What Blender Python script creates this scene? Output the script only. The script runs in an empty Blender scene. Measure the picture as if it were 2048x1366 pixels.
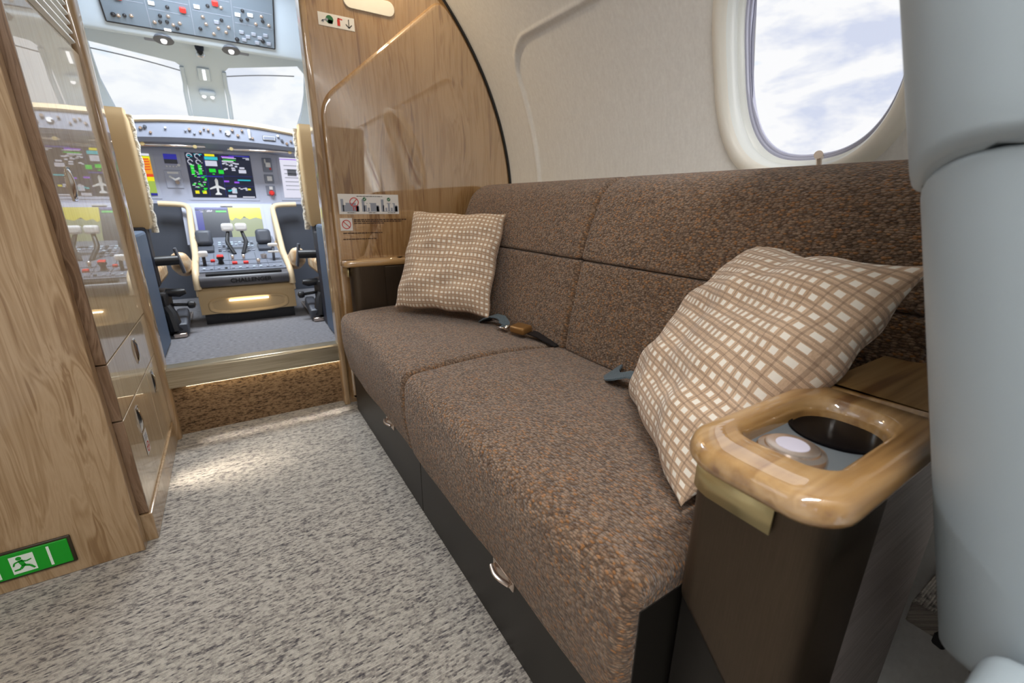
import bpy, bmesh, math, random
from mathutils import Vector, Matrix, Euler
random.seed(7)
SC = bpy.context.scene
COL = SC.collection
pi = math.pi
def rad(d): return d*pi/180

# ------------------------------------------------------------------ camera
cam = bpy.data.cameras.new('camera'); cam_o = bpy.data.objects.new('camera', cam); COL.objects.link(cam_o)
cam.sensor_width = 36; cam.lens = 36*874/2048; cam.clip_start = 0.01; cam.clip_end = 200
F = Vector((-574, -281, 874)).normalized()
D = Vector((-24, 2767, 874)); D = (D - F*D.dot(F)).normalized()
R_ = D.cross(F).normalized()
# rows of M map photo axes (right, down, forward) to world
cr = Vector((R_.x, F.x, -D.x)); cd = Vector((R_.y, F.y, -D.y)); cf = Vector((R_.z, F.z, -D.z))
rot = Matrix((cr, -cd, -cf)).transposed()
cam_o.matrix_world = Matrix.Translation((0, 0, 0.9)) @ rot.to_4x4()
cam.dof.use_dof = True; cam.dof.focus_distance = 0.95; cam.dof.aperture_fstop = 5.0
SC.camera = cam_o
SC.view_settings.view_transform = 'Standard'; SC.view_settings.look = 'None'
SC.view_settings.gamma = 1; SC.view_settings.exposure = 0.0; SC.view_settings.use_curve_mapping = False

# ------------------------------------------------------------------ node helpers
class V:
    def __init__(s, nt, sock): s.nt = nt; s.s = sock
    def _m(s, op, b=None, c=None):
        n = s.nt.nodes.new('ShaderNodeMath'); n.operation = op
        s.nt.links.new(s.s, n.inputs[0])
        for i, o in ((1, b), (2, c)):
            if o is None: continue
            if isinstance(o, V): s.nt.links.new(o.s, n.inputs[i])
            else: n.inputs[i].default_value = o
        return V(s.nt, n.outputs[0])
    def __add__(s, o): return s._m('ADD', o)
    def __sub__(s, o): return s._m('SUBTRACT', o)
    def __mul__(s, o): return s._m('MULTIPLY', o)
    def __truediv__(s, o): return s._m('DIVIDE', o)
    def frac(s): return s._m('FRACT')
    def floor(s): return s._m('FLOOR')
    def abs(s): return s._m('ABSOLUTE')
    def sin(s): return s._m('SINE')
    def gt(s, o): return s._m('GREATER_THAN', o)
    def lt(s, o): return s._m('LESS_THAN', o)
    def max(s, o): return s._m('MAXIMUM', o)
    def min(s, o): return s._m('MINIMUM', o)
    def pow(s, o): return s._m('POWER', o)
    def ramp(s, a, b):
        n = s.nt.nodes.new('ShaderNodeMapRange'); n.interpolation_type = 'SMOOTHSTEP'
        s.nt.links.new(s.s, n.inputs[0]); n.inputs[1].default_value = a; n.inputs[2].default_value = b
        return V(s.nt, n.outputs[0])

class Mat:
    def __init__(s, name, rough=.5, metal=0, coat=0, coat_rough=.03, coat_ior=1.5, sheen=0, spec=.5):
        s.m = bpy.data.materials.new(name); s.m.use_nodes = True; s.nt = s.m.node_tree
        s.b = s.nt.nodes['Principled BSDF']
        for k, v in (('Roughness', rough), ('Metallic', metal), ('Coat Weight', coat), ('Coat Roughness', coat_rough),
                     ('Coat IOR', coat_ior), ('Sheen Weight', sheen), ('Specular IOR Level', spec)):
            s.b.inputs[k].default_value = v
    def coord(s, kind='Object', scale=(1, 1, 1)):
        n = s.nt.nodes.new('ShaderNodeTexCoord'); mp = s.nt.nodes.new('ShaderNodeMapping')
        s.nt.links.new(n.outputs[kind], mp.inputs[0]); mp.inputs['Scale'].default_value = scale
        return mp.outputs[0]
    def xyz(s, sock):
        n = s.nt.nodes.new('ShaderNodeSeparateXYZ'); s.nt.links.new(sock, n.inputs[0])
        return [V(s.nt, o) for o in n.outputs]
    def comb(s, x, y, z):
        n = s.nt.nodes.new('ShaderNodeCombineXYZ')
        for i, o in enumerate((x, y, z)):
            if isinstance(o, V): s.nt.links.new(o.s, n.inputs[i])
            else: n.inputs[i].default_value = o
        return n.outputs[0]
    def noise(s, vec, scale=1, detail=2, rough=.5, dist=0):
        n = s.nt.nodes.new('ShaderNodeTexNoise'); s.nt.links.new(vec, n.inputs['Vector'])
        n.inputs['Scale'].default_value = scale; n.inputs['Detail'].default_value = detail
        n.inputs['Roughness'].default_value = rough; n.inputs['Distortion'].default_value = dist
        return V(s.nt, n.outputs['Fac'])
    def voro(s, vec, scale=1, rnd=1.0, out='Distance'):
        n = s.nt.nodes.new('ShaderNodeTexVoronoi'); s.nt.links.new(vec, n.inputs['Vector'])
        n.inputs['Scale'].default_value = scale; n.inputs['Randomness'].default_value = rnd
        return n
    def colramp(s, fac, stops, interp='LINEAR'):
        n = s.nt.nodes.new('ShaderNodeValToRGB'); s.nt.links.new(fac.s, n.inputs[0]); cr_ = n.color_ramp
        cr_.interpolation = interp
        while len(cr_.elements) < len(stops): cr_.elements.new(.5)
        for e, (p, c) in zip(cr_.elements, stops): e.position = p; e.color = (*c, 1)
        return n.outputs[0]
    def mix(s, fac, a, b):
        n = s.nt.nodes.new('ShaderNodeMix'); n.data_type = 'RGBA'
        if isinstance(fac, V): s.nt.links.new(fac.s, n.inputs[0])
        else: n.inputs[0].default_value = fac
        for i, c in ((6, a), (7, b)):
            if isinstance(c, tuple): n.inputs[i].default_value = (*c, 1)
            else: s.nt.links.new(c, n.inputs[i])
        return n.outputs[2]
    def color(s, c):
        if isinstance(c, tuple): s.b.inputs['Base Color'].default_value = (*c, 1)
        else: s.nt.links.new(c, s.b.inputs['Base Color'])
    def bump(s, h, strength=.3, dist=.002):
        n = s.nt.nodes.new('ShaderNodeBump'); s.nt.links.new(h.s, n.inputs['Height'])
        n.inputs['Strength'].default_value = strength; n.inputs['Distance'].default_value = dist
        s.nt.links.new(n.outputs[0], s.b.inputs['Normal'])
    def emit(s, c, k):
        if isinstance(c, tuple): s.b.inputs['Emission Color'].default_value = (*c, 1)
        else: s.nt.links.new(c, s.b.inputs['Emission Color'])
        s.b.inputs['Emission Strength'].default_value = k

def srgb(r, g, b):
    f = lambda c: (c/255/12.92 if c/255 <= .04045 else ((c/255+.055)/1.055)**2.4)
    return (f(r), f(g), f(b))

# ------------------------------------------------------------------ sky
W = bpy.data.worlds.new('sky'); SC.world = W; W.use_nodes = True
wn = W.node_tree; bg = wn.nodes['Background']
class WM(Mat):
    def __init__(s): s.nt = wn
w = WM()
tc = wn.nodes.new('ShaderNodeTexCoord')
x, y, z = w.xyz(tc.outputs['Generated'])
az = x._m('ARCTAN2', y)
cv = w.comb(az*6.0, z*15.0, 1.3)
n1 = w.noise(cv, 1.0, 7, .56, .25)
n2 = w.noise(w.comb(az*3.0, z*9.0, 3.7), 1.0, 3, .5, .2)
ff = n1*.75 + n2*.35
skyc = w.colramp(ff, [(.36, (.45, .70, .96)), (.42, (.80, .90, 1.0)), (.47, (1, 1, 1)), (.545, (1, 1, 1)), (.66, (.68, .73, .88))])
skyc = w.mix(y.ramp(.45, .9)*.42, skyc, (.93, .985, 1.0))
low = z.ramp(-.12, -.01)
wn.links.new(w.mix(low, (.55, .56, .58), skyc), bg.inputs['Color'])
bg.inputs['Strength'].default_value = 1.0

# ------------------------------------------------------------------ lights (cabin lamps, added cockpit fill, entry lamp)
def area(name, loc, target, sx, sy, power, color, spread=180):
    l = bpy.data.lights.new(name, 'AREA'); l.shape = 'RECTANGLE'; l.size = sx; l.size_y = sy
    l.energy = power; l.color = color; l.spread = rad(spread)
    o = bpy.data.objects.new(name, l); COL.objects.link(o)
    o.location = loc; d = Vector(target)-Vector(loc)
    o.rotation_euler = d.to_track_quat('-Z', 'Y').to_euler()
    return o
WARM = (1.0, .90, .78); NEUT = (1.0, .975, .945); COOL = (.86, .93, 1.0)
# two cove strips running along the cabin ceiling
for nm, xs, pw in (('ceiling_strip_lamp', .62, 44), ('ceiling_strip_lamp', -.62, 49)):
    l = area(nm, (xs, -.15, 1.88), (xs*.25, -.15, 0), .07, 3.6, pw, NEUT)
# warm wash lamp over the divan end of the bulkhead
area('bulkhead_wash_lamp', (.52, 1.80, 1.93), (.92, 1.95, 1.35), .18, .05, 2.6, (1.0, .80, .52))
# floor wash lamps: along the galley plinth and under the cockpit step
area('plinth_wash_lamp', (-.295, 1.66, .080), (-.255, 1.66, 0), .008, .58, .55, (1.0, .90, .74), 110)
area('step_strip_lamp', (.07, 2.008, .205), (.07, 1.925, 0), .55, .006, .10, (1.0, .92, .84), 24)
# added fill light, unseen, to make up for weak daylight in the cockpit
area('cockpit_fill', (.02, 2.75, 1.98), (.02, 2.9, .3), .7, .35, 36, COOL)

# ------------------------------------------------------------------ mesh builder
class MB:
    def __init__(s): s.bm = bmesh.new(); s.uv = s.bm.loops.layers.uv.new('UVMap')
    def merge(s, b, M=None, sm=None):
        if sm is not None:
            for f in b.faces: f.smooth = sm
        if M is not None: b.transform(M)
        me = bpy.data.meshes.new('t'); b.to_mesh(me); b.free(); s.bm.from_mesh(me); bpy.data.meshes.remove(me)
        return s
    @staticmethod
    def _bev(b, w, seg):
        if w > 0:
            b.normal_update(); N0 = [f.normal.copy() for f in b.faces if not f.smooth]
            bmesh.ops.bevel(b, geom=b.edges[:]+b.verts[:], offset=w, segments=seg, profile=.5, affect='EDGES', clamp_overlap=True)
            b.normal_update()
            for f in b.faces: f.smooth = not any(f.normal.dot(q) > .9998 for q in N0)
    def box(s, c, d, bevel=0, seg=2, rot=None):
        b = bmesh.new(); bmesh.ops.create_cube(b, size=1)
        bmesh.ops.scale(b, vec=d, verts=b.verts); s._bev(b, bevel, seg)
        M = Matrix.Translation(c)
        if rot: M = M @ Euler(rot).to_matrix().to_4x4()
        return s.merge(b, M)
    def bx(s, x0, x1, y0, y1, z0, z1, bevel=0, seg=2):
        return s.box(((x0+x1)/2, (y0+y1)/2, (z0+z1)/2), (x1-x0, y1-y0, z1-z0), bevel, seg)
    def prism(s, pts, axis, a, b_, bevel=0, seg=2):
        def P(p, t):
            return {'x': (t, p[0], p[1]), 'y': (p[0], t, p[1]), 'z': (p[0], p[1], t)}[axis]
        b = bmesh.new(); A = [b.verts.new(P(p, a)) for p in pts]; B = [b.verts.new(P(p, b_)) for p in pts]
        n = len(pts); b.faces.new(A); b.faces.new(B[::-1])
        for i in range(n): b.faces.new((A[i], B[i], B[(i+1) % n], A[(i+1) % n])).smooth = n > 12
        bmesh.ops.recalc_face_normals(b, faces=b.faces)
        s._bev(b, bevel, seg)
        return s.merge(b)
    def tube(s, pts, r, n=10, closed=False, rz=None):
        pts = [Vector(p) for p in pts]; b = bmesh.new(); rings = []; N = len(pts)
        t0 = (pts[1]-pts[0]).normalized(); up = Vector((0, 0, 1)) if abs(t0.z) < .9 else Vector((1, 0, 0))
        u = t0.cross(up).normalized()
        for i, p in enumerate(pts):
            if closed: t = (pts[(i+1) % N]-pts[i-1]).normalized()
            else: t = (pts[min(i+1, N-1)]-pts[max(i-1, 0)]).normalized()
            u = (u - t*u.dot(t)).normalized(); v = t.cross(u)
            rr = r[i] if isinstance(r, (list, tuple)) else r; r2 = rz if rz else rr
            rings.append([b.verts.new(p+u*math.cos(2*pi*k/n)*rr+v*math.sin(2*pi*k/n)*r2) for k in range(n)])
        M = N if closed else N-1
        for i in range(M):
            A, B = rings[i], rings[(i+1) % N]
            for k in range(n): b.faces.new((A[k], A[(k+1) % n], B[(k+1) % n], B[k]))
        for f in b.faces: f.smooth = True
        if not closed: b.faces.new(rings[0][::-1]); b.faces.new(rings[-1])
        bmesh.ops.recalc_face_normals(b, faces=b.faces)
        return s.merge(b)
    def lathe(s, prof, c, axis=(0, 0, 1), n=32):
        b = bmesh.new(); rings = []
        q = Vector((0, 0, 1)).rotation_difference(Vector(axis).normalized()).to_matrix()
        for r, h in prof:
            rings.append([b.verts.new(Vector(c)+q @ Vector((r*math.cos(2*pi*k/n), r*math.sin(2*pi*k/n), h))) for k in range(n)])
        for A, B in zip(rings, rings[1:]):
            for k in range(n): b.faces.new((A[k], A[(k+1) % n], B[(k+1) % n], B[k]))
        if prof[0][0] > 1e-5: b.faces.new(rings[0][::-1])
        if prof[-1][0] > 1e-5: b.faces.new(rings[-1])
        bmesh.ops.remove_doubles(b, verts=b.verts, dist=1e-6)
        bmesh.ops.recalc_face_normals(b, faces=b.faces)
        return s.merge(b, None, True)
    def stack(s, secs, caps=(True, True), us=1.0, flip=False):
        b = bmesh.new(); uv = b.loops.layers.uv.new('UVMap')
        rings = [[b.verts.new(p) for p in sec] for sec in secs]; n = len(secs[0])
        per = [0]; S0 = secs[len(secs)//2]
        for k in range(n): per.append(per[-1]+(Vector(S0[(k+1) % n])-Vector(S0[k])).length)
        vv = [0]
        for A, B in zip(secs, secs[1:]): vv.append(vv[-1]+max((Vector(p)-Vector(q)).length for p, q in zip(A, B)))
        for i in range(len(rings)-1):
            A, B = rings[i], rings[i+1]
            for k in range(n):
                f = b.faces.new((A[k], A[(k+1) % n], B[(k+1) % n], B[k]))
                for l, c in zip(f.loops, ((per[k], vv[i]), (per[k+1], vv[i]), (per[k+1], vv[i+1]), (per[k], vv[i+1]))): l[uv].uv = c
        for f in b.faces: f.smooth = True
        for on_, rg in zip(caps, (rings[0][::-1], rings[-1])):
            if on_:
                f = b.faces.new(rg)
                for l in f.loops: l[uv].uv = (l.vert.co.x+l.vert.co.y, l.vert.co.z)
        bmesh.ops.recalc_face_normals(b, faces=b.faces)
        return s.merge(b)
    def grid(s, fn, nu, nv, closed_u=False, uvf=None):
        b = bmesh.new(); uv = b.loops.layers.uv.new('UVMap')
        R = [[b.verts.new(fn(i/nu, j/nv)) for j in range(nv+1)] for i in range(nu if closed_u else nu+1)]
        for i in range(nu):
            for j in range(nv):
                i2 = (i+1) % len(R)
                f = b.faces.new((R[i][j], R[i2][j], R[i2][j+1], R[i][j+1]))
                for l, c in zip(f.loops, ((i, j), (i+1, j), (i+1, j+1), (i, j+1))):
                    t = (c[0]/nu, c[1]/nv); l[uv].uv = uvf(*t) if uvf else t
        return s.merge(b, None, True)
    def quad(s, a, b_, c, d):
        f = s.bm.faces.new([s.bm.verts.new(p) for p in (a, b_, c, d)])
        for l, t in zip(f.loops, ((0, 0), (1, 0), (1, 1), (0, 1))): l[s.uv].uv = t
        return s
    def poly(s, pts): s.bm.faces.new([s.bm.verts.new(p) for p in pts]); return s
    def build(s, name, mat, parent=None, smooth=35, loc=None):
        me = bpy.data.meshes.new(name); o = bpy.data.objects.new(name, me); COL.objects.link(o)
        if parent is not None:
            off = root_loc(parent); o.parent = parent
        else:
            if loc is None:
                vs = [v.co for v in s.bm.verts]
                loc = ((min(v.x for v in vs)+max(v.x for v in vs))/2, (min(v.y for v in vs)+max(v.y for v in vs))/2, min(v.z for v in vs))
            off = Vector(loc); o.location = off
        bmesh.ops.translate(s.bm, verts=s.bm.verts, vec=-Vector(off))
        s.bm.to_mesh(me); s.bm.free()
        me.materials.append(mat.m if isinstance(mat, Mat) else mat)
        if smooth:
            fl = [p.use_smooth for p in me.polygons]
            me.set_sharp_from_angle(angle=rad(smooth)); me.polygons.foreach_set('use_smooth', fl)
        return o
def root_loc(o):
    v = Vector((0, 0, 0))
    while o is not None: v += o.location; o = o.parent
    return v
def thing(name, label, cat, loc, group=None):
    o = bpy.data.objects.new(name, None); COL.objects.link(o); o.location = loc; o.empty_display_size = .05
    o['label'] = label; o['category'] = cat
    if group: o['group'] = group
    return o
def tag(o, label, cat, group=None):
    o['label'] = label; o['category'] = cat
    if group: o['group'] = group
    return o
def struct(o): o['kind'] = 'structure'; return o
def lab(o, t): o['label'] = t; return o
def rrect(x0, x1, y0, y1, r, n=6):
    out = []
    rs = r if isinstance(r, (list, tuple)) else (r,)*4   # corners: x1y1, x0y1, x0y0, x1y0
    for (cx, cy, a, rr) in ((x1-rs[0], y1-rs[0], 0, rs[0]), (x0+rs[1], y1-rs[1], 90, rs[1]), (x0+rs[2], y0+rs[2], 180, rs[2]), (x1-rs[3], y0+rs[3], 270, rs[3])):
        for k in range(n+1):
            t = rad(a+90*k/n); out.append((cx+rr*math.cos(t), cy+rr*math.sin(t)))
    return out
def offset(pts, d):
    n = len(pts); out = []
    area2 = sum(pts[i][0]*pts[(i+1) % n][1]-pts[(i+1) % n][0]*pts[i][1] for i in range(n))
    sgn = 1 if area2 > 0 else -1
    for i in range(n):
        a, b, c = Vector(pts[i-1]), Vector(pts[i]), Vector(pts[(i+1) % n])
        t = (c-a)
        if t.length < 1e-9: out.append(tuple(b)); continue
        t.normalize(); nrm = Vector((-t.y, t.x))*sgn
        out.append(tuple(b+nrm*d))
    return out
def smooth_poly(pts, r, n=5):
    """round the corners of a closed polygon; pts (x,y) or (x,y,r)"""
    out = []; N = len(pts)
    for i in range(N):
        p = Vector(pts[i][:2]); a = Vector(pts[i-1][:2]); c = Vector(pts[(i+1) % N][:2])
        rr = pts[i][2] if len(pts[i]) > 2 else r
        u = (a-p); v = (c-p); d = min(rr, u.length*.48, v.length*.48)
        A = p+u.normalized()*d; B = p+v.normalized()*d
        for k in range(n+1):
            t = k/n; out.append(tuple(A*(1-t)**2+p*2*t*(1-t)+B*t*t))
    res = [out[0]]
    for p in out[1:]:
        if (Vector(p)-Vector(res[-1])).length > 1e-5: res.append(p)
    if (Vector(res[0])-Vector(res[-1])).length < 1e-5: res.pop()
    return res
def resample(pts, step):
    out = []; N = len(pts)
    for i in range(N):
        a = Vector(pts[i]); b = Vector(pts[(i+1) % N]); L = (b-a).length
        if L < 1e-5: continue
        k = max(1, int(L/step))
        for j in range(k): out.append(tuple(a.lerp(b, j/k)))
    return out
def loft_y(mb, prof, y0, y1, r, n=6, mid=10, wob=None):
    """profile in (x,z) swept along y with rounded ends"""
    secs = []
    ys = [(y0+r*(1-math.sin(k/n*pi/2)), r*(1-math.cos((1-k/n)*pi/2)) if False else 0) for k in range(0)]
    for k in range(n+1):
        t = k/n*pi/2; secs.append((y0+r*(1-math.cos(t)), r*(1-math.sin(t))))
    for k in range(1, mid): secs.append((y0+r+(y1-y0-2*r)*k/mid, 0))
    for k in range(n+1):
        t = (1-k/n)*pi/2; secs.append((y1-r*(1-math.cos(t)), r*(1-math.sin(t))))
    rings = []
    for yy, ins in secs:
        P = offset(prof, ins) if ins > 0 else prof
        ring = []
        for (px, pz) in P:
            q = Vector((px, yy, pz))
            if wob: q += wob(q)
            ring.append(tuple(q))
        rings.append(ring)
    mb.stack(rings)
    return mb
def text_mesh(body, size, M, name, mat, parent=None, extrude=.0006, bold=0.0):
    cu = bpy.data.curves.new('txt', 'FONT'); cu.body = body; cu.size = size; cu.extrude = extrude; cu.align_x = 'CENTER'; cu.align_y = 'CENTER'; cu.offset = bold
    to = bpy.data.objects.new('txt', cu); COL.objects.link(to)
    dg = bpy.context.evaluated_depsgraph_get(); me = bpy.data.meshes.new_from_object(to.evaluated_get(dg))
    bpy.data.objects.remove(to); bpy.data.curves.remove(cu)
    mb = MB(); b = bmesh.new(); b.from_mesh(me); bpy.data.meshes.remove(me); mb.merge(b, M)
    return mb.build(name, mat, parent, smooth=0)

# ------------------------------------------------------------------ materials
def simple(name, c, rough=.5, metal=0, coat=0, **k):
    m = Mat(name, rough, metal, coat, **k); m.color(c); return m
def wood(name, axis, light, mid, dark, coat=1.0, coat_ior=1.8, coat_rough=.03, k=1.0, dist=1.2):
    m = Mat(name, .38, 0, coat, coat_rough, coat_ior)
    st = [22*k, 22*k, 22*k]; st['xyz'.index(axis)] = 1.1*k
    c = m.coord('Object'); 
    n0 = m.noise(m.coord('Object', tuple(1.0 if i != 'xyz'.index(axis) else .6 for i in range(3))), 2.2*k, 2, .5)
    ww = m.nt.nodes.new('ShaderNodeVectorMath'); ww.operation = 'MULTIPLY_ADD'
    m.nt.links.new(m.comb(n0, n0, n0), ww.inputs[0]); ww.inputs[1].default_value = (.10, .10, .10); m.nt.links.new(c, ww.inputs[2])
    mp = m.nt.nodes.new('ShaderNodeMapping'); m.nt.links.new(ww.outputs[0], mp.inputs[0]); mp.inputs['Scale'].default_value = st
    g1 = m.noise(mp.outputs[0], 1.0, 3, .55, dist)
    st2 = [150*k]*3; st2['xyz'.index(axis)] = 4*k
    mp2 = m.nt.nodes.new('ShaderNodeMapping'); m.nt.links.new(ww.outputs[0], mp2.inputs[0]); mp2.inputs['Scale'].default_value = st2
    g2 = m.noise(mp2.outputs[0], 1.0, 3, .6, .3)
    g3 = ((g1*34).sin()*.5+.5)
    f = g1*.55+g2*.28+g3*.17
    m.color(m.colramp(f, [(.32, dark), (.45, mid), (.58, light), (.72, mid)]))
    return m
OAK_L, OAK_M, OAK_D = srgb(182, 146, 100), srgb(166, 128, 82), srgb(134, 95, 54)
oak_v = wood('oak_veneer_gloss', 'z', OAK_L, OAK_M, OAK_D, 1.0, 3.1, .012)
oak_side = wood('oak_veneer_satin', 'z', srgb(186, 158, 124), srgb(170, 140, 104), srgb(144, 112, 76), .9, 1.6, .06, 1.2)
oak_face = wood('oak_veneer_pale', 'z', srgb(214, 194, 164), srgb(204, 182, 150), srgb(192, 168, 136), 1.0, 2.5, .012)
oak_top = wood('oak_armrest_gloss', 'x', srgb(188, 150, 98), srgb(168, 128, 76), srgb(128, 88, 46), 1.0, 2.3, .03, .7, .2)
oak_edge = wood('oak_edge_strip', 'z', srgb(150, 122, 98), srgb(128, 100, 76), srgb(104, 78, 56), .3, 1.5, .2, 1.5)

def make_carpet(name, dark, mid, light):
    m = Mat(name, .95, sheen=.2, spec=.1)
    cx, cy, cz = m.xyz(m.coord('Object')); yy = cy+cz
    wv = m.noise(m.comb(cx*7, yy*30, 0.0), 1, 2); yw = yy+wv*.005
    row = (yw/.0038).floor(); rf_ = ((yw/.0038).frac()-.5).abs()
    jit = m.noise(m.comb(cx*260, yw*260, 2.0), 1, 2, .6)
    da = m.noise(m.comb(cx*58+jit*.7, row*7.31, 0.0), 1, 2, .65)
    db = m.noise(m.comb(cx*10, yw*70, 4.0), 1, 3, .6)
    dc = m.noise(m.comb(cx*450, yw*450, 9.0), 1, 2, .6)
    tone = da*.76+db*.24
    mx = lambda p, q, t: tuple(p[i]*(1-t)+q[i]*t for i in range(3))
    cc = m.colramp(tone, [(.335, dark), (.41, mx(dark, mid, .35)), (.475, mid), (.56, mx(mid, light, .7)), (.74, light)])
    cc = m.mix(rf_.ramp(.30, .5)*.30, cc, mx(dark, mid, .3))
    m.color(m.mix(dc.ramp(.30, .48), m.mix(.28, cc, dark), cc))
    m.bump(dc*.6+(rf_*-2.0+1.0)*.4, .7, .004)
    return m
carpet = make_carpet('striated_carpet', srgb(66, 62, 68), srgb(162, 155, 146), srgb(206, 199, 188))
riser_shade_carpet = make_carpet('shaded_riser_carpet', srgb(62, 46, 34), srgb(136, 108, 78), srgb(176, 146, 112))  # aisle carpet browned for the riser; the step's shade is in the colour
ck_carpet = Mat('cockpit_carpet', .95, sheen=.2, spec=.1)
kk = ck_carpet.noise(ck_carpet.coord('Object', (60, 260, 60)), 1, 3)
ck_carpet.color(ck_carpet.colramp(kk, [(.3, srgb(94, 92, 96)), (.7, srgb(146, 146, 152))])); ck_carpet.bump(kk, .5, .003)

def chenille(name, c1, c2, c3, c4, sc):
    m = Mat(name, .9, sheen=.3, spec=.15)
    m.b.inputs['Sheen Roughness'].default_value = .45
    u = m.coord('UV'); ux, uy, uz = m.xyz(u)
    wob = m.noise(u, 60, 2)
    v2 = m.comb(ux*1.0+wob*.002, uy*.55, 0.0)
    n = m.voro(v2, sc, .85); dist = V(m.nt, n.outputs['Distance'])
    sx = m.nt.nodes.new('ShaderNodeSeparateColor'); m.nt.links.new(n.outputs['Color'], sx.inputs[0]); rnd = V(m.nt, sx.outputs[0]); rnd2 = V(m.nt, sx.outputs[1])
    fine = m.noise(m.comb(ux*1400, uy*600, 0.0), 1, 2)
    big = m.noise(u, 9, 3, .6)
    base = m.colramp(rnd*.75+big*.25, [(.1, c1), (.4, c2), (.66, c3), (.9, c2)])
    col = m.mix(rnd2.gt(.86)*.6, base, c4)
    col = m.mix(dist.ramp(.38, .72)*.62, col, tuple(v*.22 for v in c1))
    m.color(m.mix(fine.ramp(.3, .7)*.25, col, c3))
    m.bump((dist*-1.0+1.0)*1.0+fine*.25, 1.0, .005)
    return m
fabric = chenille('brown_chenille', srgb(80, 58, 43), srgb(130, 101, 78), srgb(162, 136, 113), srgb(188, 124, 58), 255)

pil = Mat('woven_cushion_cloth', .75, sheen=.2, spec=.2)
ux, uy, uz = pil.xyz(pil.coord('UV'))
wb = pil.noise(pil.coord('UV'), 7, 2); 
a = (ux+wb*.006)*25; b = (uy+wb*.008)*20
fa = (a.frac()-.5).abs(); fb = (b.frac()-.5).abs()
cell = pil.noise(pil.comb(a.floor()*3.17, b.floor()*5.31, 0.0), 1, 0)
dot = fa.lt(.24)*fb.lt(.20)
la = fa.gt(.44); lb = (fb-.36).abs().lt(.03); rib = (fb-.29).abs().lt(.03)
thread = pil.noise(pil.comb(ux*500, uy*90, 0.0), 1, 2)
tan = pil.colramp(thread*.6+cell*.5, [(.3, srgb(186, 156, 128)), (.75, srgb(222, 194, 166))])
c1 = pil.mix((lb.max(rib))*.5, tan, srgb(132, 108, 92))
c1 = pil.mix(la*.4, c1, srgb(120, 96, 80))
pil.color(pil.mix(dot*.95, c1, srgb(246, 240, 228)))
pil.bump(dot*.9+(la.max(lb))*-1.0+thread*.3, .7, .003)

liner = Mat('cabin_wall_liner', .55, spec=.35)
lf = liner.noise(liner.coord('Object', (90, 90, 14)), 1, 4, .6); lf2 = liner.noise(liner.coord('Object', (14, 120, 120)), 1, 3)
lff = lf*.6+lf2*.4
liner.color(liner.colramp(lff, [(.3, srgb(221, 220, 218)), (.7, srgb(234, 234, 232))])); liner.bump(lff, .12, .002)
cream = simple('cream_bolster', srgb(234, 231, 222), .4)
winwhite = simple('window_reveal_white', srgb(238, 242, 240), .35)
wingrey = simple('window_seal_lilac', srgb(176, 178, 198), .4)
white_p = simple('ceiling_white', srgb(226, 222, 214), .5)
black_g = simple('black_gasket', (.006, .006, .007), .5)
bronze = Mat('brushed_bronze', .42, .8)
bn = bronze.noise(bronze.coord('Object', (900, 900, 20)), 1, 3); bronze.color(bronze.colramp(bn, [(.3, srgb(80, 69, 57)), (.7, srgb(88, 76, 64))]))
darkmetal = Mat('brushed_dark_metal', .42, .35)
dn = darkmetal.noise(darkmetal.coord('Object', (8, 200, 240)), 1, 3); darkmetal.color(darkmetal.colramp(dn, [(.3, srgb(176, 166, 163)), (.7, srgb(206, 196, 193))]))
black_panel = simple('satin_black_panel', srgb(34, 31, 28), .4, .2)
gold = simple('champagne_metal', srgb(206, 190, 142), .3, .7)
steel = Mat('brushed_sill_steel', .3, .85)
sn = steel.noise(steel.coord('Object', (6, 200, 200)), 1, 2); steel.color(steel.colramp(sn, [(.3, srgb(176, 164, 140)), (.7, srgb(206, 196, 174))]))
chrome = simple('chrome', (.82, .82, .83), .12, 1)
silver = simple('satin_silver', srgb(214, 198, 186), .25, .9)
gloss_black = simple('gloss_black', (.002, .002, .003), .3, 0, 0, spec=.12)
recess_m = simple('recess_tray_grey', srgb(120, 128, 134), .35, .3)
knob_pad = simple('knob_pad_lilac', srgb(196, 192, 208), .35)
greylea = Mat('blue_grey_leather', .42, spec=.4)
gn = greylea.noise(greylea.coord('Object', (320, 320, 320)), 1, 2); greylea.color(srgb(158, 170, 178)); greylea.bump(gn, .12, .001)
shroud = simple('seat_shroud_taupe', srgb(78, 70, 64), .45, .2)
belt_m = Mat('belt_webbing', .7); bw = belt_m.noise(belt_m.coord('Object', (500, 500, 500)), 1, 1)
belt_m.color(belt_m.colramp(bw, [(.3, srgb(78, 92, 102)), (.7, srgb(112, 128, 138))]))
buckle_m = simple('buckle_bronze', srgb(150, 112, 66), .35, .5)
ck_grey = simple('cockpit_light_grey', srgb(186, 200, 214), .5)
ck_mid = simple('cockpit_panel_grey', srgb(186, 191, 210), .55)
ck_fascia = simple('cockpit_fascia_grey', srgb(132, 138, 154), .55)
ck_dark = simple('cockpit_dark_grey', srgb(78, 82, 92), .5)
ck_deck = simple('pedestal_deck_grey', srgb(118, 124, 138), .5)
ovh_m = simple('overhead_panel_grey', srgb(112, 124, 136), .55)
ck_cream = simple('cockpit_cream_trim', srgb(226, 204, 168), .45)
ck_tan = simple('cockpit_tan_leather', srgb(206, 178, 134), .5)
roll_m = simple('pedestal_roll_grey', srgb(92, 92, 98), .4)
navy = simple('navy_seat_shell', srgb(24, 30, 48), .5)
blueg = simple('slate_side_panel', srgb(84, 102, 126), .5)
blk = simple('black_plastic', (.012, .012, .015), .45)
wht = simple('white_plastic', srgb(236, 236, 236), .4)
red = simple('red_plastic', srgb(226, 52, 46), .45)
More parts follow.
